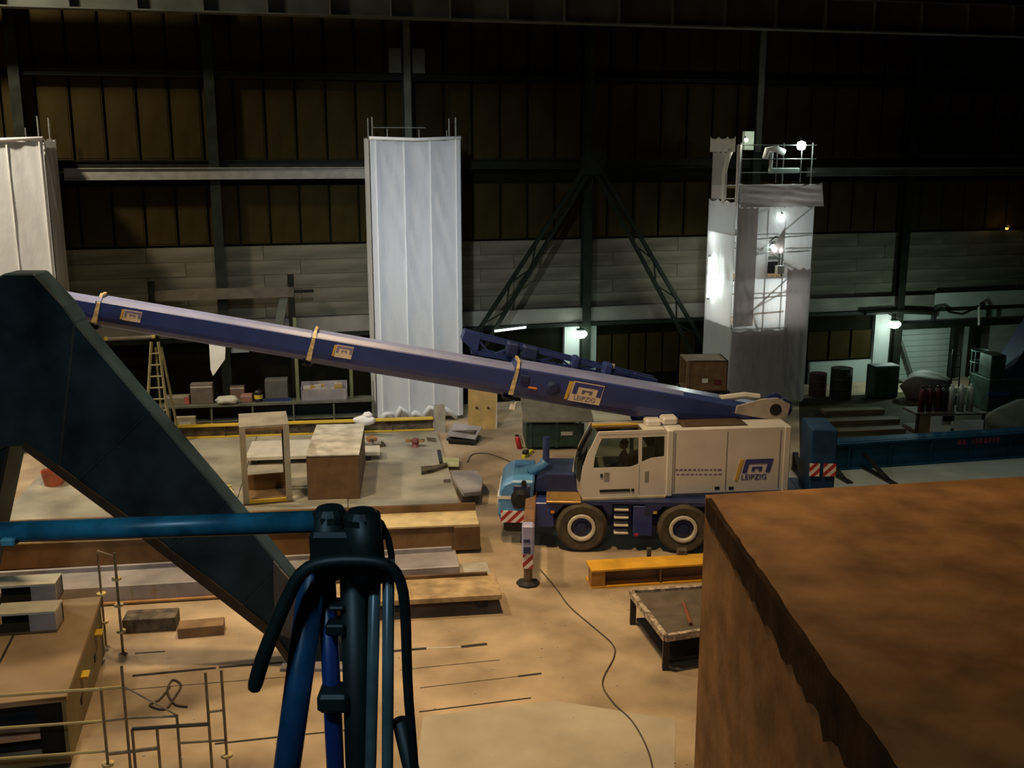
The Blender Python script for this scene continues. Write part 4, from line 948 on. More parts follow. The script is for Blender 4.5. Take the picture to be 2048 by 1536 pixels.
L = (b-a).length; Hb = AY(617, 911, a.y).z-.105; pb_ = EYE+ray(621, 849)*((Hb+.105-CAM_H)/ray(621, 849).z); D = pb_.y-a.y
MB().lim((0, 0, 0), (L, D, Hb-.03)).build('body', M('shaded_brown_front', (.15, .085, .035), .65, .1, var=.2), t, bevel=.01); MB().lim((-.015, -.015, Hb-.03), (L+.015, D, Hb)).build('top_plate', M('lit_mottled_top', (.46, .43, .36), .6, var=.2, scale=2.5, c2=(.6, .57, .5)), t)  # top coloured paler and front darker for light from above and behind
a, b = G(478, 932, .105), G(760, 922, .105)
t = thing('pale_slab', 'flat pale slab lying on bars behind the open frame', 'slab', (a.x, a.y, .105), heading(a, b))
L = (b-a).length
MB().lim((.2, 0, .16), (L*.62, 1.9, .26)).build('slab', M('bright_slab', (.62, .58, .50), .6, var=.1), t); MB().lim((L*.66, .1, .16), (L, .9, .26)).build('slab', M('bright_slab', (.6, .56, .5)), t)
for x in (.4, L*.5, L*.9): MB().lim((x, .1, 0), (x+.15, 1.8 if x < L*.6 else .85, .16)).build('bar', BLACK, t)
# things on and around the plate
P = G(730, 862)
def lump(o, r, mat, seed, sq=.6, nm='bag'):
    rn_ = random.Random(seed); bm = bmesh.new(); bmesh.ops.create_icosphere(bm, subdivisions=3, radius=1)
    k = [(Vector((rn_.uniform(-1, 1), rn_.uniform(-1, 1), rn_.uniform(-1, 1))).normalized(), rn_.uniform(2, 5), rn_.uniform(0, 6)) for _ in range(8)]
    for v_ in bm.verts:
        d = v_.co.normalized(); q = 1+sum(math.sin(f_*d.dot(a_)*2+p_) for a_, f_, p_ in k)*.035
        c = d*q; v_.co = Vector((c.x*r[0], c.y*r[1], max(-.86, c.z)*r[2]+.86*r[2]))
    me = bpy.data.meshes.new(nm); bm.to_mesh(me); bm.free(); me.materials.append(mat); me.shade_smooth()
    ob = bpy.data.objects.new(nm, me); COL.objects.link(ob); ob.parent = o; return ob
P = G(729, 850, .535); t = thing('white_sack', 'crumpled white sack lying on the yellow beam', 'sack', (P.x, P.y, .535)); lump(t, (.40, .18, .19), BAG, 3); lump(t, (.16, .12, .12), BAG, 4, nm='fold').location = (.12, 0, .24)
a, b = G(718, 899, .105), G(772, 893, .105)
t = thing('vise_block', 'small pale block with a rusty clamp on the plate right of the closed box', 'clamp', (a.x, a.y, .105), heading(a, b)); L = (b-a).length
MB().lim((0, 0, 0), (L, .5, .08)).build('base', SCRAP, t); MB().lim((.02, .05, .08), (L*.85, .45, .2), .01).build('block', LEDGE, t); MB().lim((L*.35, .05, .2), (L*.7, .3, .34), .03).build('jaw', RUST, t); MB().tube([(L*.5, -.1, .28), (L*.5, .4, .28)], .03, 8).build('screw', SCRAP, t)
P = G(831, 893, .105); t = thing('valve_body', 'reddish brown valve with hand wheels standing on the plate', 'valve', (P.x, P.y, .105))
MB().lathe([(.001, .3), (.1, .28), (.14, .18), (.10, .08), (.14, 0), (.001, 0)], 14).build('body', M('red_brown', (.20, .06, .05), .6), t)
for x in (-.22, .2): MB(Matrix.Translation((x, 0, .2))).lathe([(.001, -.03), (.1, -.03), (.1, .03), (.001, .03)], 12).build('hand_wheel', RUST, t)
MB().tube([(-.22, 0, .2), (.3, 0, .22)], .04, 8).build('stem', SCRAP, t)
def flat(nm, label, cat, pts, h, mat, z=.105):
    p = [G(x, y, z) for x, y in pts]; c = sum(p, Vector())/len(p); t_ = thing(nm, label, cat, (c.x, c.y, z)); MB().loft([[(q.x, q.y, z+k) for q in p] for k in (0, h)]).build('piece', mat, t_, world=True); return t_
flat('black_bar', 'short black bar on the right edge of the plate', 'bar', ((874, 903), (881, 903), (885, 927), (879, 928)), .06, BLACK)
flat('grinder', 'dark hand grinder lying near the right edge of the plate', 'tool', ((842, 939), (868, 937), (894, 931), (895, 935), (866, 945), (843, 950)), .10, SCRAP)
flat('small_plate', 'small brown plate lying alone on the pale plate', 'plate', ((887, 961), (901, 960), (900, 965), (888, 965)), .03, SCRAP)
flat('green_sheet', 'pale yellow-green sheet on the floor beyond the grey block', 'sheet', ((884, 915), (918, 918), (918, 934), (890, 934)), .03, M('pale_lime', (.42, .42, .22), .6), .112)
flat('offcut', 'small brown offcut by the foot of the leaning board', 'offcut', ((853, 877), (871, 879), (871, 884), (856, 882)), .05, SCRAP)
a, b = G(925, 1018), G(962, 1015)
t = thing('steel_block', 'grey tapered steel block on a dark stand right of the pale plate', 'block', (a.x, a.y, 0), heading(a, b)-.1)
q = [EYE+ray(x, y)*((.42-CAM_H)/ray(x, y).z) for x, y in ((902, 941), (954, 941), (966, 957), (962, 982), (927, 986), (905, 953))]
MB().loft([[(p.x, p.y, z) for p in q] for z in (.30, .42)]).build('top_block', BEAMG, t, world=True, bevel=.01)
q2 = [q[5].lerp(q[3], .15), q[0].lerp(q[2], .2), q[2].lerp(q[0], .1), q[3].lerp(q[5], .1), q[4].lerp(q[0], .1)]
MB().loft([[(p.x, p.y, z) for p in q2] for z in (0, .30)]).build('stand', SCRAP, t, world=True)
a = G(880, 866); t = thing('leaning_board', 'narrow beige board leaning at the foot of the middle tower', 'board', (a.x, a.y, 0), .1)
MB().loft([[(x, y+dy, z) for x, y in ((-.2, 0), (.2, 0), (.2, .05), (-.2, .05))] for z, dy in ((0, 0), (.95, .30))]).build('board', M('beige_board', (.30, .27, .20), .7), t)
a, b = G(936, 858), G(993, 858); t = thing('plywood_sheet', 'mustard brown plywood sheet standing right of the middle tower', 'plywood', (a.x, a.y, 0), heading(a, b)); L = (b-a).length
MB().loft([[(x, y+dy, z) for x, y in ((0, 0), (L, 0), (L, .05), (0, .05))] for z, dy in ((0, 0), (2.0, .55))]).build('sheet', MUST, t); MB().bar((L, .03, 0), (L, .6, 2.0), .05, .07).build('pale_edge', LEDGE, t); MB().bar((.3, .1, .8), (.3, 1.2, .03), .08, .05).build('prop', CRATE, t); MB().bar((L-.3, .1, .8), (L-.3, 1.2, .03), .08, .05).build('prop', CRATE, t)
a, b = G(893, 889), G(950, 893); t = thing('trolley', 'low dark trolley carrying a tilted grey sheet right of the leaning board', 'trolley', (a.x, a.y, 0), heading(a, b)); L = (b-a).length
MB().lim((0, 0, .14), (L, .7, .20)).build('platform', BLACK, t); MB().loft([[(x, y, z) for x, y, z in ((0, .0, .30+dz), (L, .05, .22+dz), (L, .9, .42+dz), (0, .9, .5+dz))] for dz in (0, .03)]).build('sheet', BEAMG, t); MB().lim((.1, .3, .2), (L-.1, .6, .4)).build('load', SCRAP, t)
for x in (.12, L-.12):
    for y in (.1, .6): MB(Matrix.Translation((x, y-.03, .08))).lathe([(.001, 0), (.08, 0), (.08, .06), (.001, .06)], 12, 'y').build('wheel', BLACK, t)
P = G(1040, 897); t = thing('fire_extinguisher', 'small red extinguisher leaning over beyond the crane nose', 'extinguisher', (P.x, P.y, 0))
T = Matrix.Rotation(R(-14), 4, 'Y'); MB(T).lathe([(.001, .0), (.09, .01), (.09, .36), (.05, .43), (.03, .44), (.001, .44)], 14).build('body', REDP, t, smooth=True); MB(T).lim((-.05, -.03, .44), (.06, .03, .49)).build('valve', BLACK, t); MB(T).tube([(.05, 0, .46), (.13, 0, .4), (.13, 0, .1)], .012, 6).build('hose', BLACK, t)
p0, p1 = G(1046, 917), G(1064, 904); t = thing('yellow_tool', 'bright yellow tool lying beside the red extinguisher', 'tool', (p0.x, p0.y, 0), heading(p0, p1)); MB().lim((0, -.06, 0), ((p1-p0).length, .06, .1), .01).build('body', M('lime_yellow', (.65, .6, .05), .4), t); MB().lim((.1, -.1, .1), (.3, .08, .22), .02).build('grip', BLACK, t)
# dark skip and grey lid behind the cab
a, b = G(1052, 901), G(1168, 899); t = thing('steel_skip', 'dark green steel container with a sloping grey lid behind the crane cab', 'container', (a.x, a.y, 0), heading(a, b)); L = (b-a).length
MB().lim((0, 0, .1), (L, 1.6, .9)).build('body', DGREEN, t, bevel=.02)
MB().loft([[(-.1, -.1, .98), (L+.3, -.1, .95), (L+.3, 1.9, 1.55), (-.1, 1.9, 1.75)], [(-.1, -.1, 1.02), (L+.3, -.1, .99), (L+.3, 1.9, 1.6), (-.1, 1.9, 1.8)]]).build('lid', M('grey_lid', (.16, .15, .11), .7), t)
MB().lim((0, 1.5, .9), (L, 1.6, 1.5)).build('back_panel', DGREEN, t)
for x in (.1, L*.5, L-.2): MB().lim((x, -.05, .1), (x+.1, 0, .95)).build('rib', DGREEN, t)
for x in (.15, L-.35): MB().lim((x, .1, 0), (x+.2, 1.4, .1)).build('skid', BLACK, t)
MB().lim((L*.6, -.02, .5), (L*.8, 0, .62)).build('label_plate', LEDGE, t)
# wood crate on a stand left of the lit tower
Yc_ = 36.2; a = AY(1372, 783, Yc_); b = AY(1455, 781, Yc_); t = thing('wooden_crate', 'brown wooden crate with an open end in front of the lit scaffold', 'crate', (a.x, a.y, a.z), R(2)); L = (b-a).length; Hc = AY(1372, 722, Yc_).z-a.z
MB().lim((.08, 0, 0), (L, .05, Hc)).build('front', CRATE, t); MB().lim((.0, 0, Hc-.05), (L, 1.3, Hc)).build('lid', CRATE, t); MB().lim((0, 1.25, 0), (L, 1.3, Hc)).build('back', CRATE, t); MB().lim((0, 0, 0), (L, 1.3, .05)).build('bottom', CRATE, t); MB().lim((L-.05, 0, 0), (L, 1.3, Hc)).build('end', CRATE, t)
MB().lim((.0, -.04, 0), (.1, .04, Hc)).build('corner_batten', LEDGE if False else CRATE, t); MB().lim((L*.38, -.02, Hc*.28), (L*.52, 0, Hc*.42)).build('label', BAG, t)
MB().lim((L*.66, -.02, Hc*.22), (L*.84, 0, Hc*.38)).build('red_label', M('dull_red', (.16, .02, .02), .6), t)
t2 = thing('steel_stand', 'dark steel stand carrying the wooden crate', 'stand', (a.x, a.y, 0), R(2))
MB().lim((-.1, -.05, a.z-.06), (L+.1, 1.35, a.z)).build('top', DSTEEL, t2)
for x in (0, L-.1):
    for y in (0, 1.2): MB().lim((x, y, 0), (x+.1, y+.1, a.z-.06)).build('leg', DSTEEL, t2)

# ================================================================ RIGHT SIDE
def blg(t, L):
    MB().lim((0, 0, 0), (L, .05, .86)).build('web', M('teal_blue_girder', (.012, .065, .13), .6, var=.25, scale=1, spec=.08), t); g_ = M('teal_blue_girder', (0, 0, 0))
    MB().lim((0, -.12, .80), (L, .5, .86)).build('top_flange', g_, t); MB().lim((0, -.12, 0), (L, .5, .05)).build('bottom_flange', g_, t)
    for k in range(8): MB().lim((L*k/8+1.2, -.1, .05), (L*k/8+1.23, 0, .80)).build('stiffener', g_, t)
    rn_ = random.Random(2); m = MB(); x = 4.2
    p_ = lambda px: (WMI @ (G(px, 905))).x
    WMI = WM[t.name].inverted()
    for a_, b_ in ((1872, 1893), (1906, 1968)):
        m = MB(); x, x1 = p_(a_), p_(b_)
        while x < x1: l = rn_.uniform(.06, .13); m.lim((x, -.008, .56), (x+l, .0, .72)); x += l+.05
        m.build('faded_red_lettering', M('faded_red', (.42, .05, .10), .5), t)['kind'] = 'stuff'
girder_thing('blue_girder', 'long deep blue steel girder lying behind the rusty box, faded red lettering on it', 'girder', (1622, 943), (2250, 900), blg)
for i, (pa, pb, lab) in enumerate((((1640, 934), (1700, 968), 'left dark prop in place of a leg shadow before the blue girder'), ((1716, 930), (1792, 972), 'right dark prop in place of a leg shadow before the blue girder'), ((1588, 938), (1618, 975), 'small dark prop in place of a shadow beside the crane tail'))):
    a, b = G(*pa), G(*pb); t = thing('shadow_prop', lab, 'prop', (a.x, a.y, 0), heading(a, b)); L = (b-a).length
    MB().lim((0, -.1, 0), (L, .1, .06)).build('foot', BLACK, t); MB().bar((.1, 0, .5), (L*.8, 0, .05), .1, .1).build('strut', BLACK, t)
    MB().lim((.0, -.08, .05), (.12, .08, .55)).build('post', BLACK, t)  # black pieces added where leg shadows lie on the floor
# gas bottles on a pallet box
a, b = G(1832, 866), G(1968, 862); pb = thing('bottle_pallet', 'white-fronted pallet box carrying the row of gas bottles', 'pallet', (a.x, a.y, 0), heading(a, b)); L = (b-a).length; zb = .68
MB().lim((0, 0, zb-.08), (L, 1.1, zb)).build('deck', SCRAP, pb)
MB().lim((.5, -.02, .02), (L*.50, .04, zb-.1)).build('white_panel', WHITE, pb); MB().lim((L*.56, -.02, .02), (L*.98, .04, zb-.28)).build('white_panel', WHITE, pb); MB().lim((.0, 0, 0), (.48, .05, zb-.08)).build('brown_panel', CRATE, pb)
MB().lim((L*.36, -.1, zb-.25), (L*.52, -.02, zb-.08)).build('dark_box', BLACK, pb); MB().lim((.0, .1, 0), (L, 1.0, .1)).build('base', SCRAP, pb)
MB().lim((L*.55, -.06, zb-.02), (L*1.0, 0, zb+.02)).build('front_bar', LEDGE, pb)
for x in (0, L-.08): MB().lim((x, .0, .0), (x+.08, .1, zb)).build('post', DSTEEL, pb)
PT = WM[pb.name]
def bottle(label, x, y, col, r, h, group):
    P = PT @ Vector((x, y, zb+.003)); t_ = thing('gas_bottle', label, 'gas bottle', P, 0, group)
    MB().lathe([(.001, 0), (r, .0), (r, h*.78), (r*.75, h*.88), (r*.35, h*.92), (.001, h*.92)], 16).build('body', col, t_, smooth=True)
    MB().lathe([(.001, h*.92), (r*.4, h*.92), (r*.45, h), (.001, h*1.02)], 10).build('cap', SEAM if col in (BSIL,) else BLACK, t_)
BSIL = M('pale_bottle', (.50, .52, .46), .45, .2, var=.1); BRED = M('dark_red_bottle', (.09, .012, .015), .45, var=.15); BDK = M('dark_bottle', (.02, .025, .02), .5)
xq = lambda px: (PT.inverted() @ AY(px, 822, a.y+.5)).x
for px, lab in ((1900, 'left one of the three pale gas bottles'), (1920, 'middle one of the three pale gas bottles'), (1940, 'right one of the three pale gas bottles')): bottle(lab, xq(px), .35, BSIL, .125, .95, 'pale gas bottles')
for i, (px, c, lab) in enumerate(((1840, BRED, 'leftmost dark red gas bottle on the pallet box'), (1856, BRED, 'second dark red gas bottle from the left on the pallet box'), (1872, BRED, 'dark red gas bottle just left of the brass-capped one'), (1886, BDK, 'blackish gas bottle next to the pale three'))): bottle(lab, xq(px), .4, c, .12, .90, 'dark gas bottles')
def clump(nm, label, cat, px, py, r, mat, seed): P = G(px, py); t_ = thing(nm, label, cat, (P.x, P.y, 0)); lump(t_, r, mat, seed, nm='cover'); return t_
clump('covered_heap', 'dark brown covered heap behind the gas bottles', 'heap', 1850, 800, (.95, .6, .62), M('brown_cover', (.07, .06, .045), .8, var=.3), 8)
clump('grey_mound', 'big dull grey-green covered mound at the right edge', 'heap', 2074, 878, (1.6, 1.0, .78), M('grey_green_cover', (.085, .09, .065), .8, var=.2), 12)
def drum(label, px, py, r, h, mat):
    P = G(px, py); t_ = thing('steel_drum', label, 'drum', (P.x, P.y, 0), 0, 'drums by the wall'); pr = [(.001, 0), (r, 0), (r, h*.32), (r*1.04, h*.34), (r, h*.36), (r, h*.64), (r*1.04, h*.66), (r, h*.68), (r, h), (r*.9, h-.02), (.001, h-.02)]
    MB().lathe(pr, 18).build('body', mat, t_); MB().lathe([(.001, h), (.04, h), (.04, h-.03), (.001, h-.03)], 8).build('bung', BLACK, t_)
drum('dark red-brown drum beside the lit scaffold', 1634, 792, .34, .95, M('drum_brown', (.07, .025, .02), .6)); drum('taller black drum in front of the white dado', 1680, 797, .42, 1.25, M('drum_black', (.025, .02, .018), .6))
P = G(1762, 795); t = thing('cabinet', 'dark green cabinet at the foot of the tall column', 'cabinet', (P.x, P.y, 0), WYAW); MB().lim((-.55, -.3, .05), (.55, .3, 1.35), .02).build('body', DGREEN, t); MB().lim((-.5, -.33, .1), (-.02, -.3, 1.3)).build('door', DGREEN, t); MB().lim((.02, -.33, .1), (.5, -.3, 1.3)).build('door', DGREEN, t); MB().lim((-.5, -.25, 0), (.5, .25, .05)).build('plinth', BLACK, t)
# planks on the floor
for i, (pa, pb_, lab) in enumerate((((1630, 872), (1812, 864), 'nearest of three long brown planks on the dark floor behind the girder'), ((1640, 852), (1800, 846), 'middle of three long brown planks on the dark floor behind the girder'), ((1650, 832), (1770, 828), 'farthest of three long brown planks on the dark floor behind the girder'))):
    a, b = G(*pa), G(*pb_); t = thing('plank', lab, 'plank', (a.x, a.y, 0), heading(a, b), 'brown planks'); MB().lim((0, 0, 0), ((b-a).length, .45, .12+.03*i), .01).build('board', M('old_plank', (.10, .07, .03), .8, var=.3, stretch=(.3, 1, 1)), t)
# railing hoop, ladder rail, blue machine
P = G(1951, 800); t = thing('ring_guard', 'pale teal hooped guard between the two door posts', 'guard', (P.x, P.y, 0), WYAW); m_ = M('pale_teal', (.10, .17, .17), .5)
for z in (.9, 1.55, 2.0): MB().tube([(.32*math.cos(k*math.pi/8), .32*math.sin(k*math.pi/8), z) for k in range(17)], .025, 6).build('hoop', m_, t)
for k in range(4): MB().tube([(.32*math.cos(k*math.pi/2+.4), .32*math.sin(k*math.pi/2+.4), 0), (.32*math.cos(k*math.pi/2+.4), .32*math.sin(k*math.pi/2+.4), 2.0)], .022, 6).build('upright', m_, t)
P = G(1908, 805); t = thing('hand_truck', 'slim dark hand truck standing before the roller door', 'hand truck', (P.x, P.y, 0), WYAW)
for x in (-.18, .18): MB().tube([(x, 0, .1), (x, .12, 1.9), (x*.7, .16, 2.1)], .028, 6).build('rail', DSTEEL, t)
for z in (.4, .9, 1.4, 1.85): MB().tube([(-.18, .06*z, z), (.18, .06*z, z)], .02, 6).build('crossbar', DSTEEL, t)
MB().lim((-.22, -.3, .0), (.22, .0, .03)).build('toe_plate', DSTEEL, t)
for x in (-.24, .2): MB(Matrix.Translation((x, .1, .12))).loft([[(k_, .12*math.cos(a_), .12*math.sin(a_)) for a_ in [2*math.pi*j/12 for j in range(12)]] for k_ in (0, .05)]).build('wheel', BLACK, t)
Ym = 38.6; a = AY(1986, 800, Ym); t = thing('blue_machine', 'dark blue machine with a sloping chute at the right edge', 'machine', (a.x, a.y, 0), R(8))
MB().lim((-.2, 0, 0), (2.6, 1.4, 1.25), .03).build('base', DGREEN, t); MB().lim((-.15, .1, 1.25), (.45, .9, 2.15), .03).build('control_cabinet', DGREEN, t)
MB().prism([(.5, 1.25), (1.3, 1.25), (2.9, 4.0), (2.1, 4.0)], .1, 1.2).build('chute', M('night_blue', (.008, .016, .045), .6), t); MB().prism([(1.6, 1.25), (2.4, 1.25), (2.4, 2.4)], .2, 1.0).build('chute_bracket', BLACK, t); MB().lim((-.25, -.04, .62), (.6, .0, .76)).build('blue_band', BLUE, t)

# ================================================================ LEFT BACK: WORKBENCH AND CLUTTER
Yb = 36.35; bxa, bxb = AY(270, 805, Yb), AY(742, 802, Yb); bz_ = .9
BT2 = thing('workbench', 'long dark workbench against the left part of the rear wall', 'workbench', (bxa.x, Yb-.9, 0), R(9)); L = (bxb.x-bxa.x)/math.cos(R(9))
BG = M('bench_green_grey', (.10, .105, .075), .6, var=.3)
MB().lim((0, 0, bz_-.07), (L, .72, bz_)).build('top', BG, BT2); MB().lim((0, .1, .25), (L, .65, .29)).build('shelf', BG, BT2); MB().lim((0, .66, .0), (L, .72, bz_-.08)).build('back_panel', BLACK, BT2)
for k in range(7): MB().lim((L*k/6-.04*(k == 6)-.0, .02, 0), (L*k/6+.06, .1, bz_-.07)).build('leg', BG, BT2)
Bq = WM[BT2.name]
def on_bench(px, y, z=bz_): return (Bq.inverted() @ AY(px, 800, Yb-.5)).x, y, z
def bthing(nm, lab, cat, px, y, z=bz_): q = on_bench(px, y, z); return thing(nm, lab, cat, Bq @ Vector(q), R(9))
for px, hgt, lab in ((594, 3.0, 'tall olive post'), (704, 1.35, 'short olive post')):
    t = bthing('bench_post', '%s rising from the workbench' % lab, 'post', px, .3); MB().lim((-.06, -.06, 0), (.06, .06, hgt)).build('post', M('olive_post', (.13, .15, .06), .6), t); MB().lim((-.1, -.1, 0), (.1, .1, .02)).build('base', BG, t)
t = bthing('grey_case', 'grey upright case on the bench left of the tall olive post', 'case', 551, .3); MB().lim((-.40, 0, 0), (.40, .5, .78), .02).build('body', M('case_grey', (.085, .08, .07), .6), t); MB().lim((-.42, -.03, -.0), (.5, .0, .12)).build('blue_strip', DBLUE, t)
t = bthing('wire_basket', 'grey metal bin of scraps on the bench right of the tall olive post', 'bin', 648, .1); w_ = .82
MB().lim((-w_, 0, 0), (w_, .04, .42)).build('front', BEAMG, t); MB().lim((-w_, .5, 0), (w_, .54, .62)).build('back', BEAMG, t); MB().lim((-w_, 0, 0), (-w_+.04, .54, .5)).build('side', BEAMG, t); MB().lim((w_-.04, 0, 0), (w_, .54, .5)).build('side', BEAMG, t); MB().lim((-w_, 0, 0), (w_, .54, .03)).build('bottom', BEAMG, t)
rn = random.Random(4); m1 = MB(); m2 = MB()
for k in range(26): x, y, s = rn.uniform(-w_+.2, w_-.2), rn.uniform(.12, .42), rn.uniform(.06, .15); (m1 if k % 3 else m2).lim((x-s, y-s*.5, .03), (x+s, y+s*.5, rn.uniform(.35, .56)))
sc1 = m1.build('scraps', LEDGE, t); sc1['kind'] = 'stuff'; sc2 = m2.build('brown_scraps', MUST, t); sc2['kind'] = 'stuff'
for px, lab, w1, h1, mt in ((402, 'brown-grey upright box on the bench below the hanging sheet', .38, .72, M('box_brown_grey', (.13, .10, .08), .7)), (352, 'long pale box with a red end on the bench right of the step ladder', .42, .30, M('box_pale', (.19, .165, .11), .7)), (490, 'small salmon box on the bench', .20, .26, M('salmon', (.26, .12, .08), .7)), (470, 'reddish carton standing behind the salmon box', .25, .5, M('carton', (.15, .085, .06), .7)), (270, 'flat yellow-beige package at the left end of the bench', .35, .16, M('package', (.48, .42, .22), .7))):
    t = bthing('box', lab, 'box', px, .25 if px != 470 else .7); MB().lim((-w1, 0, 0), (w1, .4 if px != 470 else .3, h1), .015).build('carton', mt, t); MB().lim((-w1*.98, -.006, h1*.82), (w1*.98, 0, h1*.9)).build('tape', LEDGE, t)
    if px == 352: MB().lim((w1-.16, -.012, .02), (w1+.01, .0, h1-.02)).build('red_end', M('dull_red_end', (.35, .08, .06), .6), t)
t = bthing('crumpled_paper', 'crumpled pale paper heap on the bench under the hanging sheet', 'paper', 452, .2); lump(t, (.38, .25, .16), M('pale_paper', (.5, .48, .38), .7), 21, nm='paper')
t = bthing('black_jar', 'squat black canister with a yellow label on the bench', 'canister', 514, .35); MB().lathe([(.001, 0), (.15, 0), (.15, .36), (.09, .42), (.001, .42)], 14).build('body', BLACK, t); MB().lathe([(.154, .12), (.154, .26)], 14).build('label', YEL, t)
P = G(372, 868.5); t = thing('carton', 'pale carton on the floor under the bench front, behind the yellow beam', 'box', (P.x, P.y, 0), R(8)); MB().lim((-.36, 0, 0), (.36, .18, .62), .015).build('body', M('carton_beige', (.30, .25, .15), .7), t); MB().lim((-.2, -.008, .25), (.18, 0, .45)).build('label', LEDGE, t)
# hanging pale sheet
q = [AY(x, y, 36.4) for x, y in ((418, 686), (451, 692), (450, 718), (432, 744), (426, 752), (421, 739))]
t = thing('hanging_sheet', 'pale pointed cloth hanging under the boom in front of the dark bay', 'cloth', (q[0].x, 36.4, q[4].z)); MB().loft([[(p.x, p.y+d_, p.z) for p in q] for d_ in (0, .03)]).build('cloth', BAG, t, world=True); MB().tube([q[0]+Vector((.05, .015, -.05)), Vector((q[0].x+.2, 37.6, zl0-.05))], .012, 5).build('cord', DSTEEL, t, world=True); MB().tube([q[1]+Vector((-.05, .015, -.05)), Vector((q[1].x, 37.6, zl0-.05))], .012, 5).build('cord', DSTEEL, t, world=True)
# step ladder behind the bench
t = thing('step_ladder', 'yellowish step ladder standing open left of the hanging sheet', 'ladder', (AY(312, 690, 34.0).x, 34.0, .112), R(9)); LY_ = M('ladder_yellow', (.28, .25, .13), .6); ztl = AY(313, 684, 34.0).z-.105
for s_ in (-.28, .16): MB().bar((s_*1.9, -.3, 0), (s_*.5, 0, ztl), .07, .07).build('rail', LY_, t)
for s_ in (-.22, .22): MB().bar((s_*1.2+.2, .42, 0), (s_*.4+.06, .05, ztl-.2), .06, .06).build('rear_leg', LY_, t)
for k in range(1, 9): u = k/9; MB().bar((-.28*(1.9-1.4*u), -.3+.3*u, ztl*u), (.16*(1.9-1.4*u), -.3+.3*u, ztl*u), .09, .03).build('tread', LY_, t)
# pale rail with clamps, goalpost frame
P0, P1 = WP(212, 677, 1.0), WP(307, 673, 1.0); t = thing('pale_rail', 'short pale rail with a yellow clamp at each end above the step ladder', 'rail', P0, heading(P0, P1)); L = (P1-P0).length
MB().tube([(0, 0, 0), (L, 0, P1.z-P0.z)], .05, 8).build('rail', LEDGE, t)
for x, z in ((0, 0), (L, P1.z-P0.z)): MB().box((x, 0, z), (.14, .14, .14), .03).build('clamp', M('yellow_clamp', (.7, .6, .12), .4), t); MB().tube([(x, 0, z), (x, .3, z)], .03, 6).build('arm', DSTEEL, t)
P0, P1 = WP(303, 592, .62), WP(588, 594, .62); t = thing('lifting_frame', 'dark goalpost frame standing by the wall above the boom', 'frame', (P0.x, P0.y, 0), heading(P0, P1)); L = (P1.to_2d()-P0.to_2d()).length
MB().lim((0, -.1, P0.z-.18), (L, .1, P0.z+.18)).build('crossbeam', M('dull_brown_steel', (.085, .07, .045), .6), t)
for x, dz in ((.0, .5), (L-.1, .62)): MB().lim((x-.1, -.1, 0), (x+.12, .1, P0.z+dz)).build('post', DSTEEL, t)
MB().bar((L-.6, 0, P0.z-1.3), (L-.35, 0, P0.z-.15), .3, .1, (0, 1, 0)).build('hanging_plate', GSTEEL, t)
MB().lim((L, -.04, P0.z-.05), (L+.7, .04, P0.z+.05)).build('stub', DSTEEL, t)
P = WP(480, 701, .1); t = thing('notice_strip', 'small pale strip fixed to the dark bay right of the hanging sheet', 'sign', P, WYAW); MB().lim((-.32, 0, -.08), (.32, .05, .08)).build('strip', PALE, t)
P = G(108, 968, .112); t = thing('orange_bucket', 'orange-red bucket on the floor seen through the trestle', 'bucket', (P.x, P.y, 0)); MB().lathe([(.001, 0), (.24, 0), (.33, .5), (.35, .52), (.31, .5), (.22, .04), (.001, .04)], 18).build('body', M('orange_red', (.5, .12, .05), .5), t); MB().tube([(.33*math.cos(a_), 0, .5+.1*math.sin(a_)) for a_ in [math.pi*k/8 for k in range(9)]], .01, 6).build('handle', DSTEEL, t)
P0, P1 = G(458, 978, .105), G(490, 1032, .105); t = thing('yellow_bar', 'pale yellow bar lying on the plate left of the open frame', 'bar', P0, heading(P0, P1)); MB().lim((0, -.05, 0), ((P1-P0).length, .05, .08), .01).build('bar', M('pale_yellow', (.65, .55, .22), .5), t); MB().lim((-.03, -.07, 0), (.1, .07, .12)).build('head', M('pale_yellow', (.6, .5, .2)), t)

# ================================================================ RIGHT FRONT: ORANGE BEAM, PLATFORM, CABLE
OB = M('orange_yellow_paint', (.70, .36, .03), .45, var=.2, scale=2)
def ob(t, L):
    MB().lim((0, 0, .40), (L, .62, .44)).build('top_flange', OB, t); MB().lim((0, .29, .04), (L, .33, .40)).build('web', BEAMR, t); MB().lim((0, .0, 0), (L, .62, .04)).build('bottom_flange', OB, t)
    MB().lim((0, .02, .04), (.32, .30, .40)).build('end_block', M('orange_brown', (.38, .17, .03), .5), t)
    for x in (1.6, 3.0): MB().lim((x, .02, .04), (x+.03, .3, .4)).build('stiffener', BEAMR, t)
girder_thing('orange_beam', 'orange I-beam on the floor before the crane wheels', 'beam', (1183, 1178), (1600, 1152), ob)
zt2 = .72
q = [EYE+ray(x, y)*((zt2-CAM_H)/ray(x, y).z) for x, y in ((1262, 1182), (1331, 1272), (1460, 1252), (1420, 1172))]
t = thing('work_platform', 'low dark steel platform with a worn rim beside the rusty box', 'platform', (q[1].x, q[1].y, 0), 0)
MB().loft([[(p.x, p.y, z) for p in q] for z in (zt2-.08, zt2-.03)]).build('top', M('dark_brown_sheet', (.11, .085, .06), .6, var=.25), t, world=True)
RIMM = M('worn_rim', (.22, .16, .11), .5, var=.5, scale=9, c2=(.45, .36, .28))
for i in range(4): a_, b_ = q[i], q[(i+1) % 4]; MB().bar(a_-Vector((0, 0, .04)), b_-Vector((0, 0, .04)), .09, .13).build('rim', RIMM, t, world=True)
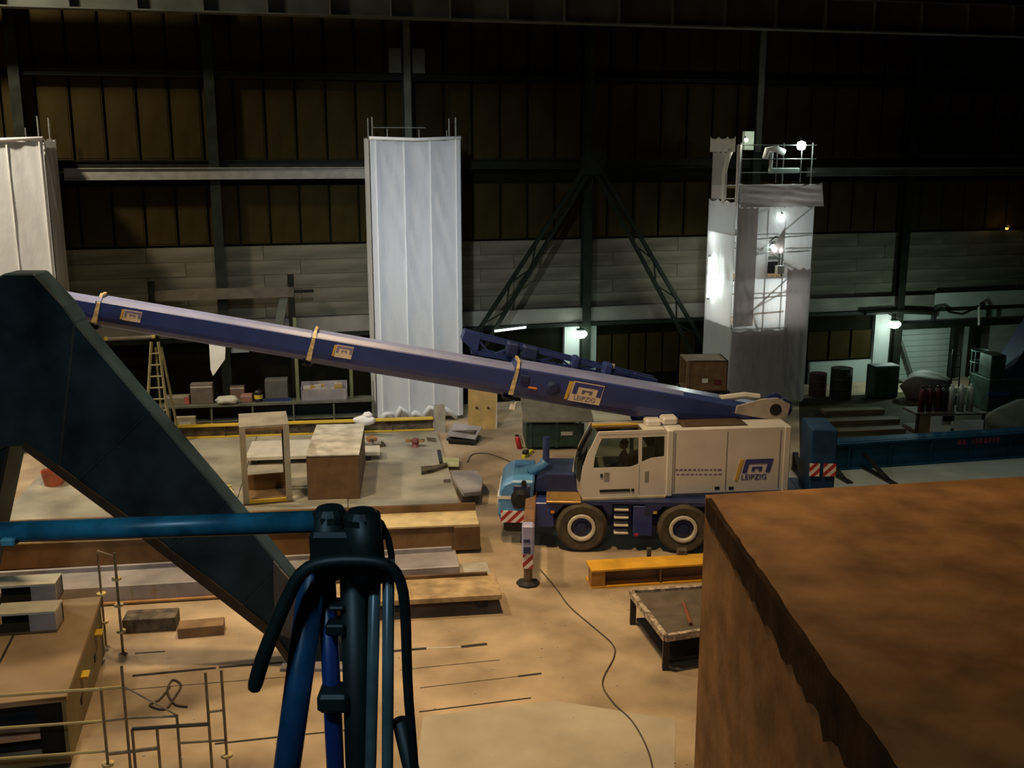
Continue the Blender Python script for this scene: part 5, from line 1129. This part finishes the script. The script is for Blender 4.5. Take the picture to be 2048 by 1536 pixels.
for i, p in enumerate(q): c = sum(q, Vector())/4; p2 = p.lerp(c, .05); MB().lim((p2.x-.06, p2.y-.06, 0), (p2.x+.06, p2.y+.06, zt2-.1)).build('leg', BLACK, t, world=True)
MB().loft([[(p.lerp(c, .12).x, p.lerp(c, .12).y, z) for p in q] for z in (.10, .16)]).build('lower_shelf', BLACK, t, world=True)
for px, py, h_, lab in ((1297, 1135, .5, 'short dark stake standing behind the orange beam'), (1362, 1142, .55, 'thicker dark stake standing near the rear crane wheel')):
    P = G(px, py); s = .05 if px < 1300 else .11; t = thing('floor_stake', lab, 'stake', (P.x, P.y, 0)); MB().lim((-s, -s, 0), (s, s, h_), .01).build('stake', SCRAP, t); MB().lim((-s*2, -s*2, 0), (s*2, s*2, .03)).build('base', SCRAP, t)
P = EYE+ray(1381, 1252)*((zt2-.03-CAM_H)/ray(1381, 1252).z); t = thing('red_rod', 'red-brown rod lying on the platform by the rusty box', 'rod', (P.x, P.y, zt2-.03)); MB().tube([(0, 0, .04), (.02, 1.0, .04)], .035, 8).build('rod', M('red_brown_rod', (.22, .07, .03), .6), t)
def cable(nm, lab, pts, r, z=0.0):
    P = [G(*p, z) for p in pts]; f_ = []
    for i in range(len(P)-1):
        p0, p1, p2, p3 = P[max(i-1, 0)], P[i], P[i+1], P[min(i+2, len(P)-1)]
        for k in range(6):
            s = k/6; f_.append(.5*((2*p1)+(p2-p0)*s+(2*p0-5*p1+4*p2-p3)*s*s+(3*p1-p0-3*p2+p3)*s**3))
    f_.append(P[-1]); m = MB(); m.tube([(p.x, p.y, r+z) for p in f_], r, 6); o = m.build(nm, M('cable_black', (.07, .05, .036), .7), None, smooth=True); return tag(o, lab, 'cable')
cable('floor_cable', 'thin dark cable winding over the floor from the crane foot past the orange beam', ((1080, 1140), (1110, 1175), (1140, 1215), (1190, 1258), (1225, 1290), (1228, 1315), (1205, 1365), (1225, 1405), (1265, 1445), (1295, 1500), (1310, 1560)), .015)
cable('floor_cable', 'thin cable curving on the floor left of the crane nose', ((935, 925), (945, 910), (975, 908), (1005, 918), (1035, 930), (1060, 932)), .018)
cable('floor_cable', 'tangled dark cable heap inside the scaffold base in the lower left', ((340, 1375), (320, 1400), (300, 1412), (330, 1420), (350, 1395), (362, 1372), (345, 1362), (335, 1385), (350, 1410), (375, 1415)), .02)
# scaffold base grid lower left
t = thing('scaffold_base', 'spindly grid of scaffold tubes with disc nodes in the lower left', 'scaffold', (G(330, 1450).x, G(330, 1450).y, 0))
TB = M('dull_tube', (.22, .17, .10), .5, .3, var=.3, scale=6)
def upr(px0, py0, px1, base=1592, r=.022):
    p = G(px1, base); z = AY(px0, py0, p.y).z; MB().tube([(p.x, p.y, 0), (p.x, p.y, z)], r, 6).build('upright', TB, t, world=True); return p
U = [upr(197, 1375, 222), upr(247, 1331, 266), upr(440, 1340, 459), upr(418, 1345, 428), upr(354, 1428, 366), upr(318, 1456, 325), upr(274, 1458, 276)]
V = [upr(223, 1106, 246, 1304, .026), upr(203, 1106, 212, 1290, .022)]
YT = M('yellowish_tube', (.44, .33, .12), .5, .2)
def led(i, y0, j, y1, mat, r=.02, left=None):
    a = U[i]; za = AY(U[i].x, 0, 1) if False else None
    h = lambda p, y: CAM_H - (p.y)*math.tan(PITCH+math.atan((y-768)/FPX))
    A = Vector((a.x, a.y, h(a, y0))); b = U[j]; B = Vector((b.x, b.y, h(b, y1)))
    if left: B = A+Vector((-left, -.12*left, -.03))
    MB().tube([A, B], r, 6).build('ledger', mat, t, world=True)
led(0, 1378, 1, 1374, YT, .026); led(0, 1378, 0, 0, YT, .026, 3.2); led(0, 1442, 0, 0, YT, .022, 3.2); led(0, 1502, 0, 0, YT, .022, 3.2); led(0, 1442, 1, 1436, TB)
led(1, 1436, 4, 1432, TB); led(6, 1458, 3, 1448, M('dark_tube', (.04, .03, .02), .5), .03); led(3, 1424, 2, 1420, TB); led(4, 1486, 2, 1480, TB); led(0, 1508, 5, 1496, TB, .03); led(1, 1372, 4, 1430, TB, .015)
for p, zs_ in ((V[0], (.45, 1.0, 1.55)), (V[1], (.5, 1.1)), (U[2], (.25, .7)), (U[4], (.3,)), (U[0], (.55,))):
    for z in zs_: MB(Matrix.Translation((p.x, p.y, z))).lathe([(.001, -.02), (.09, -.02), (.09, .02), (.001, .02)], 12).build('disc_node', M('yellowed_disc', (.55, .42, .18), .5), t, world=True)
MB().tube([(V[0].x, V[0].y, 2.0), (V[1].x, V[1].y, 2.0)], .022, 6).build('ledger', TB, t, world=True)

# ================================================================ FOREGROUND: THE LIFT PLATFORM THE PICTURE IS TAKEN FROM
Yp = 2.3
t = thing('lift_platform', 'blue railed lift platform in the foreground with a bundle of pipes at its corner post', 'platform', (0, .9, 0))
F = lambda px, py, Y=Yp: AY(px, py, Y)
def rod(nm, a, b, r, mat, n=14, down=False, r2=None):
    a, b = Vector(a), Vector(b)
    if down: b = a+(b-a)*((a.z-7.72)/(a.z-b.z))
    return MB().tube([a, b], r, n, r2=r2).build(nm, mat, t, smooth=True, world=True)
rod('top_rail', F(-90, 1068, 2.42), F(640, 1043), .026, TEAL)
MB().box(F(25, 1078, 2.39)-Vector((0, 0, 0)), (.035, .058, .02), .004).build('rail_sticker', M('pale_sticker', (.10, .28, .32), .5), t, world=True)
rod('sleeve', F(660, 1026), F(652, 1150), .040, HOSE); rod('sleeve', F(724, 1030, 2.27), F(738, 1160, 2.27), .042, HOSE)
MB(Matrix.Translation(F(660, 1023))).lathe([(.001, .012), (.03, .010), (.040, -.004), (.040, -.02), (.001, -.02)], 16).build('cap', HOSE, t, world=True); MB(Matrix.Translation(F(723, 1027, 2.27))).lathe([(.001, .010), (.03, .008), (.042, -.006), (.042, -.02), (.001, -.02)], 16).build('cap', HOSE, t, world=True)
MB().lim(tuple(F(628, 1138)-Vector((0, .05, 0))), tuple(F(758, 1052)+Vector((0, .05, 0))), .01).build('clamp_block', HOSE, t, world=True)
rod('corner_post', F(628, 1140), F(574, 1536), .033, NAVY if False else M('blue_teal_pipe', (.012, .06, .13), .3, var=.3, scale=10), down=True)
rod('corner_post', F(652, 1140, 2.33), F(671, 1536, 2.33), .022, NAVY, down=True)
rod('thick_pipe', F(708, 1140, 2.31), F(719, 1536, 2.31), .034, HOSE, down=True)
rod('grey_pipe', F(751, 1110, 2.27), F(741, 1536, 2.27), .014, HOSEG, down=True); rod('grey_pipe', F(777, 1120, 2.27), F(775, 1536, 2.27), .014, HOSEG, down=True)
MB().lim(tuple(F(640, 1412)-Vector((0, .04, 0))), tuple(F(700, 1376)+Vector((0, .04, 0))), .008).build('lower_clamp', HOSE, t, world=True)
MB().lim(tuple(F(655, 1262)-Vector((0, .03, 0))), tuple(F(692, 1240)+Vector((0, .03, 0))), .004).build('spacer', HOSE, t, world=True); MB().lim(tuple(F(660, 1212)-Vector((0, .03, 0))), tuple(F(692, 1204)+Vector((0, .03, 0))), .004).build('spacer', HOSE, t, world=True)
rod('thin_hose', F(745, 1040), F(772, 1075), .008, HOSE); 
MB().tube([F(x, y) for x, y in ((742, 1032), (762, 1046), (776, 1075), (783, 1110), (783, 1160))], .008, 8).build('thin_hose', HOSE, t, smooth=True, world=True)
rod('foot_bracket', F(800, 1440), F(822, 1536), .020, HOSE, down=True)
MB().lim((-1.5, -.6, 7.66), (1.2, 2.45, 7.74)).build('deck', DSTEEL, t, world=True); MB().lim((-.35, .4, .2), (.35, 1.1, 7.66)).build('mast', NAVY, t, world=True); MB().lim((-1.2, -.6, 0), (1.2, 2.0, .2)).build('base', NAVY, t, world=True)
rod('far_post', F(-90, 1068, 2.42), F(-90, 1500, 2.42), .026, TEAL, down=True)
hp = [F(x, y, 2.21) for x, y in ((506, 1388), (516, 1345), (533, 1295), (560, 1228), (590, 1160), (615, 1132), (655, 1122), (705, 1120), (755, 1122), (785, 1132), (803, 1160), (811, 1210), (813, 1300), (816, 1400), (830, 1530))]
hp.append(hp[-1]+Vector((.01, .02, -.45)))
m = MB(); m.tube(hp, .0195, 10, r2=.011); o = m.build('draped_hose', HOSE, None, smooth=True, subsurf=1); tag(o, 'black hose draped over the pipe bundle with a blunt end hanging left', 'hose')
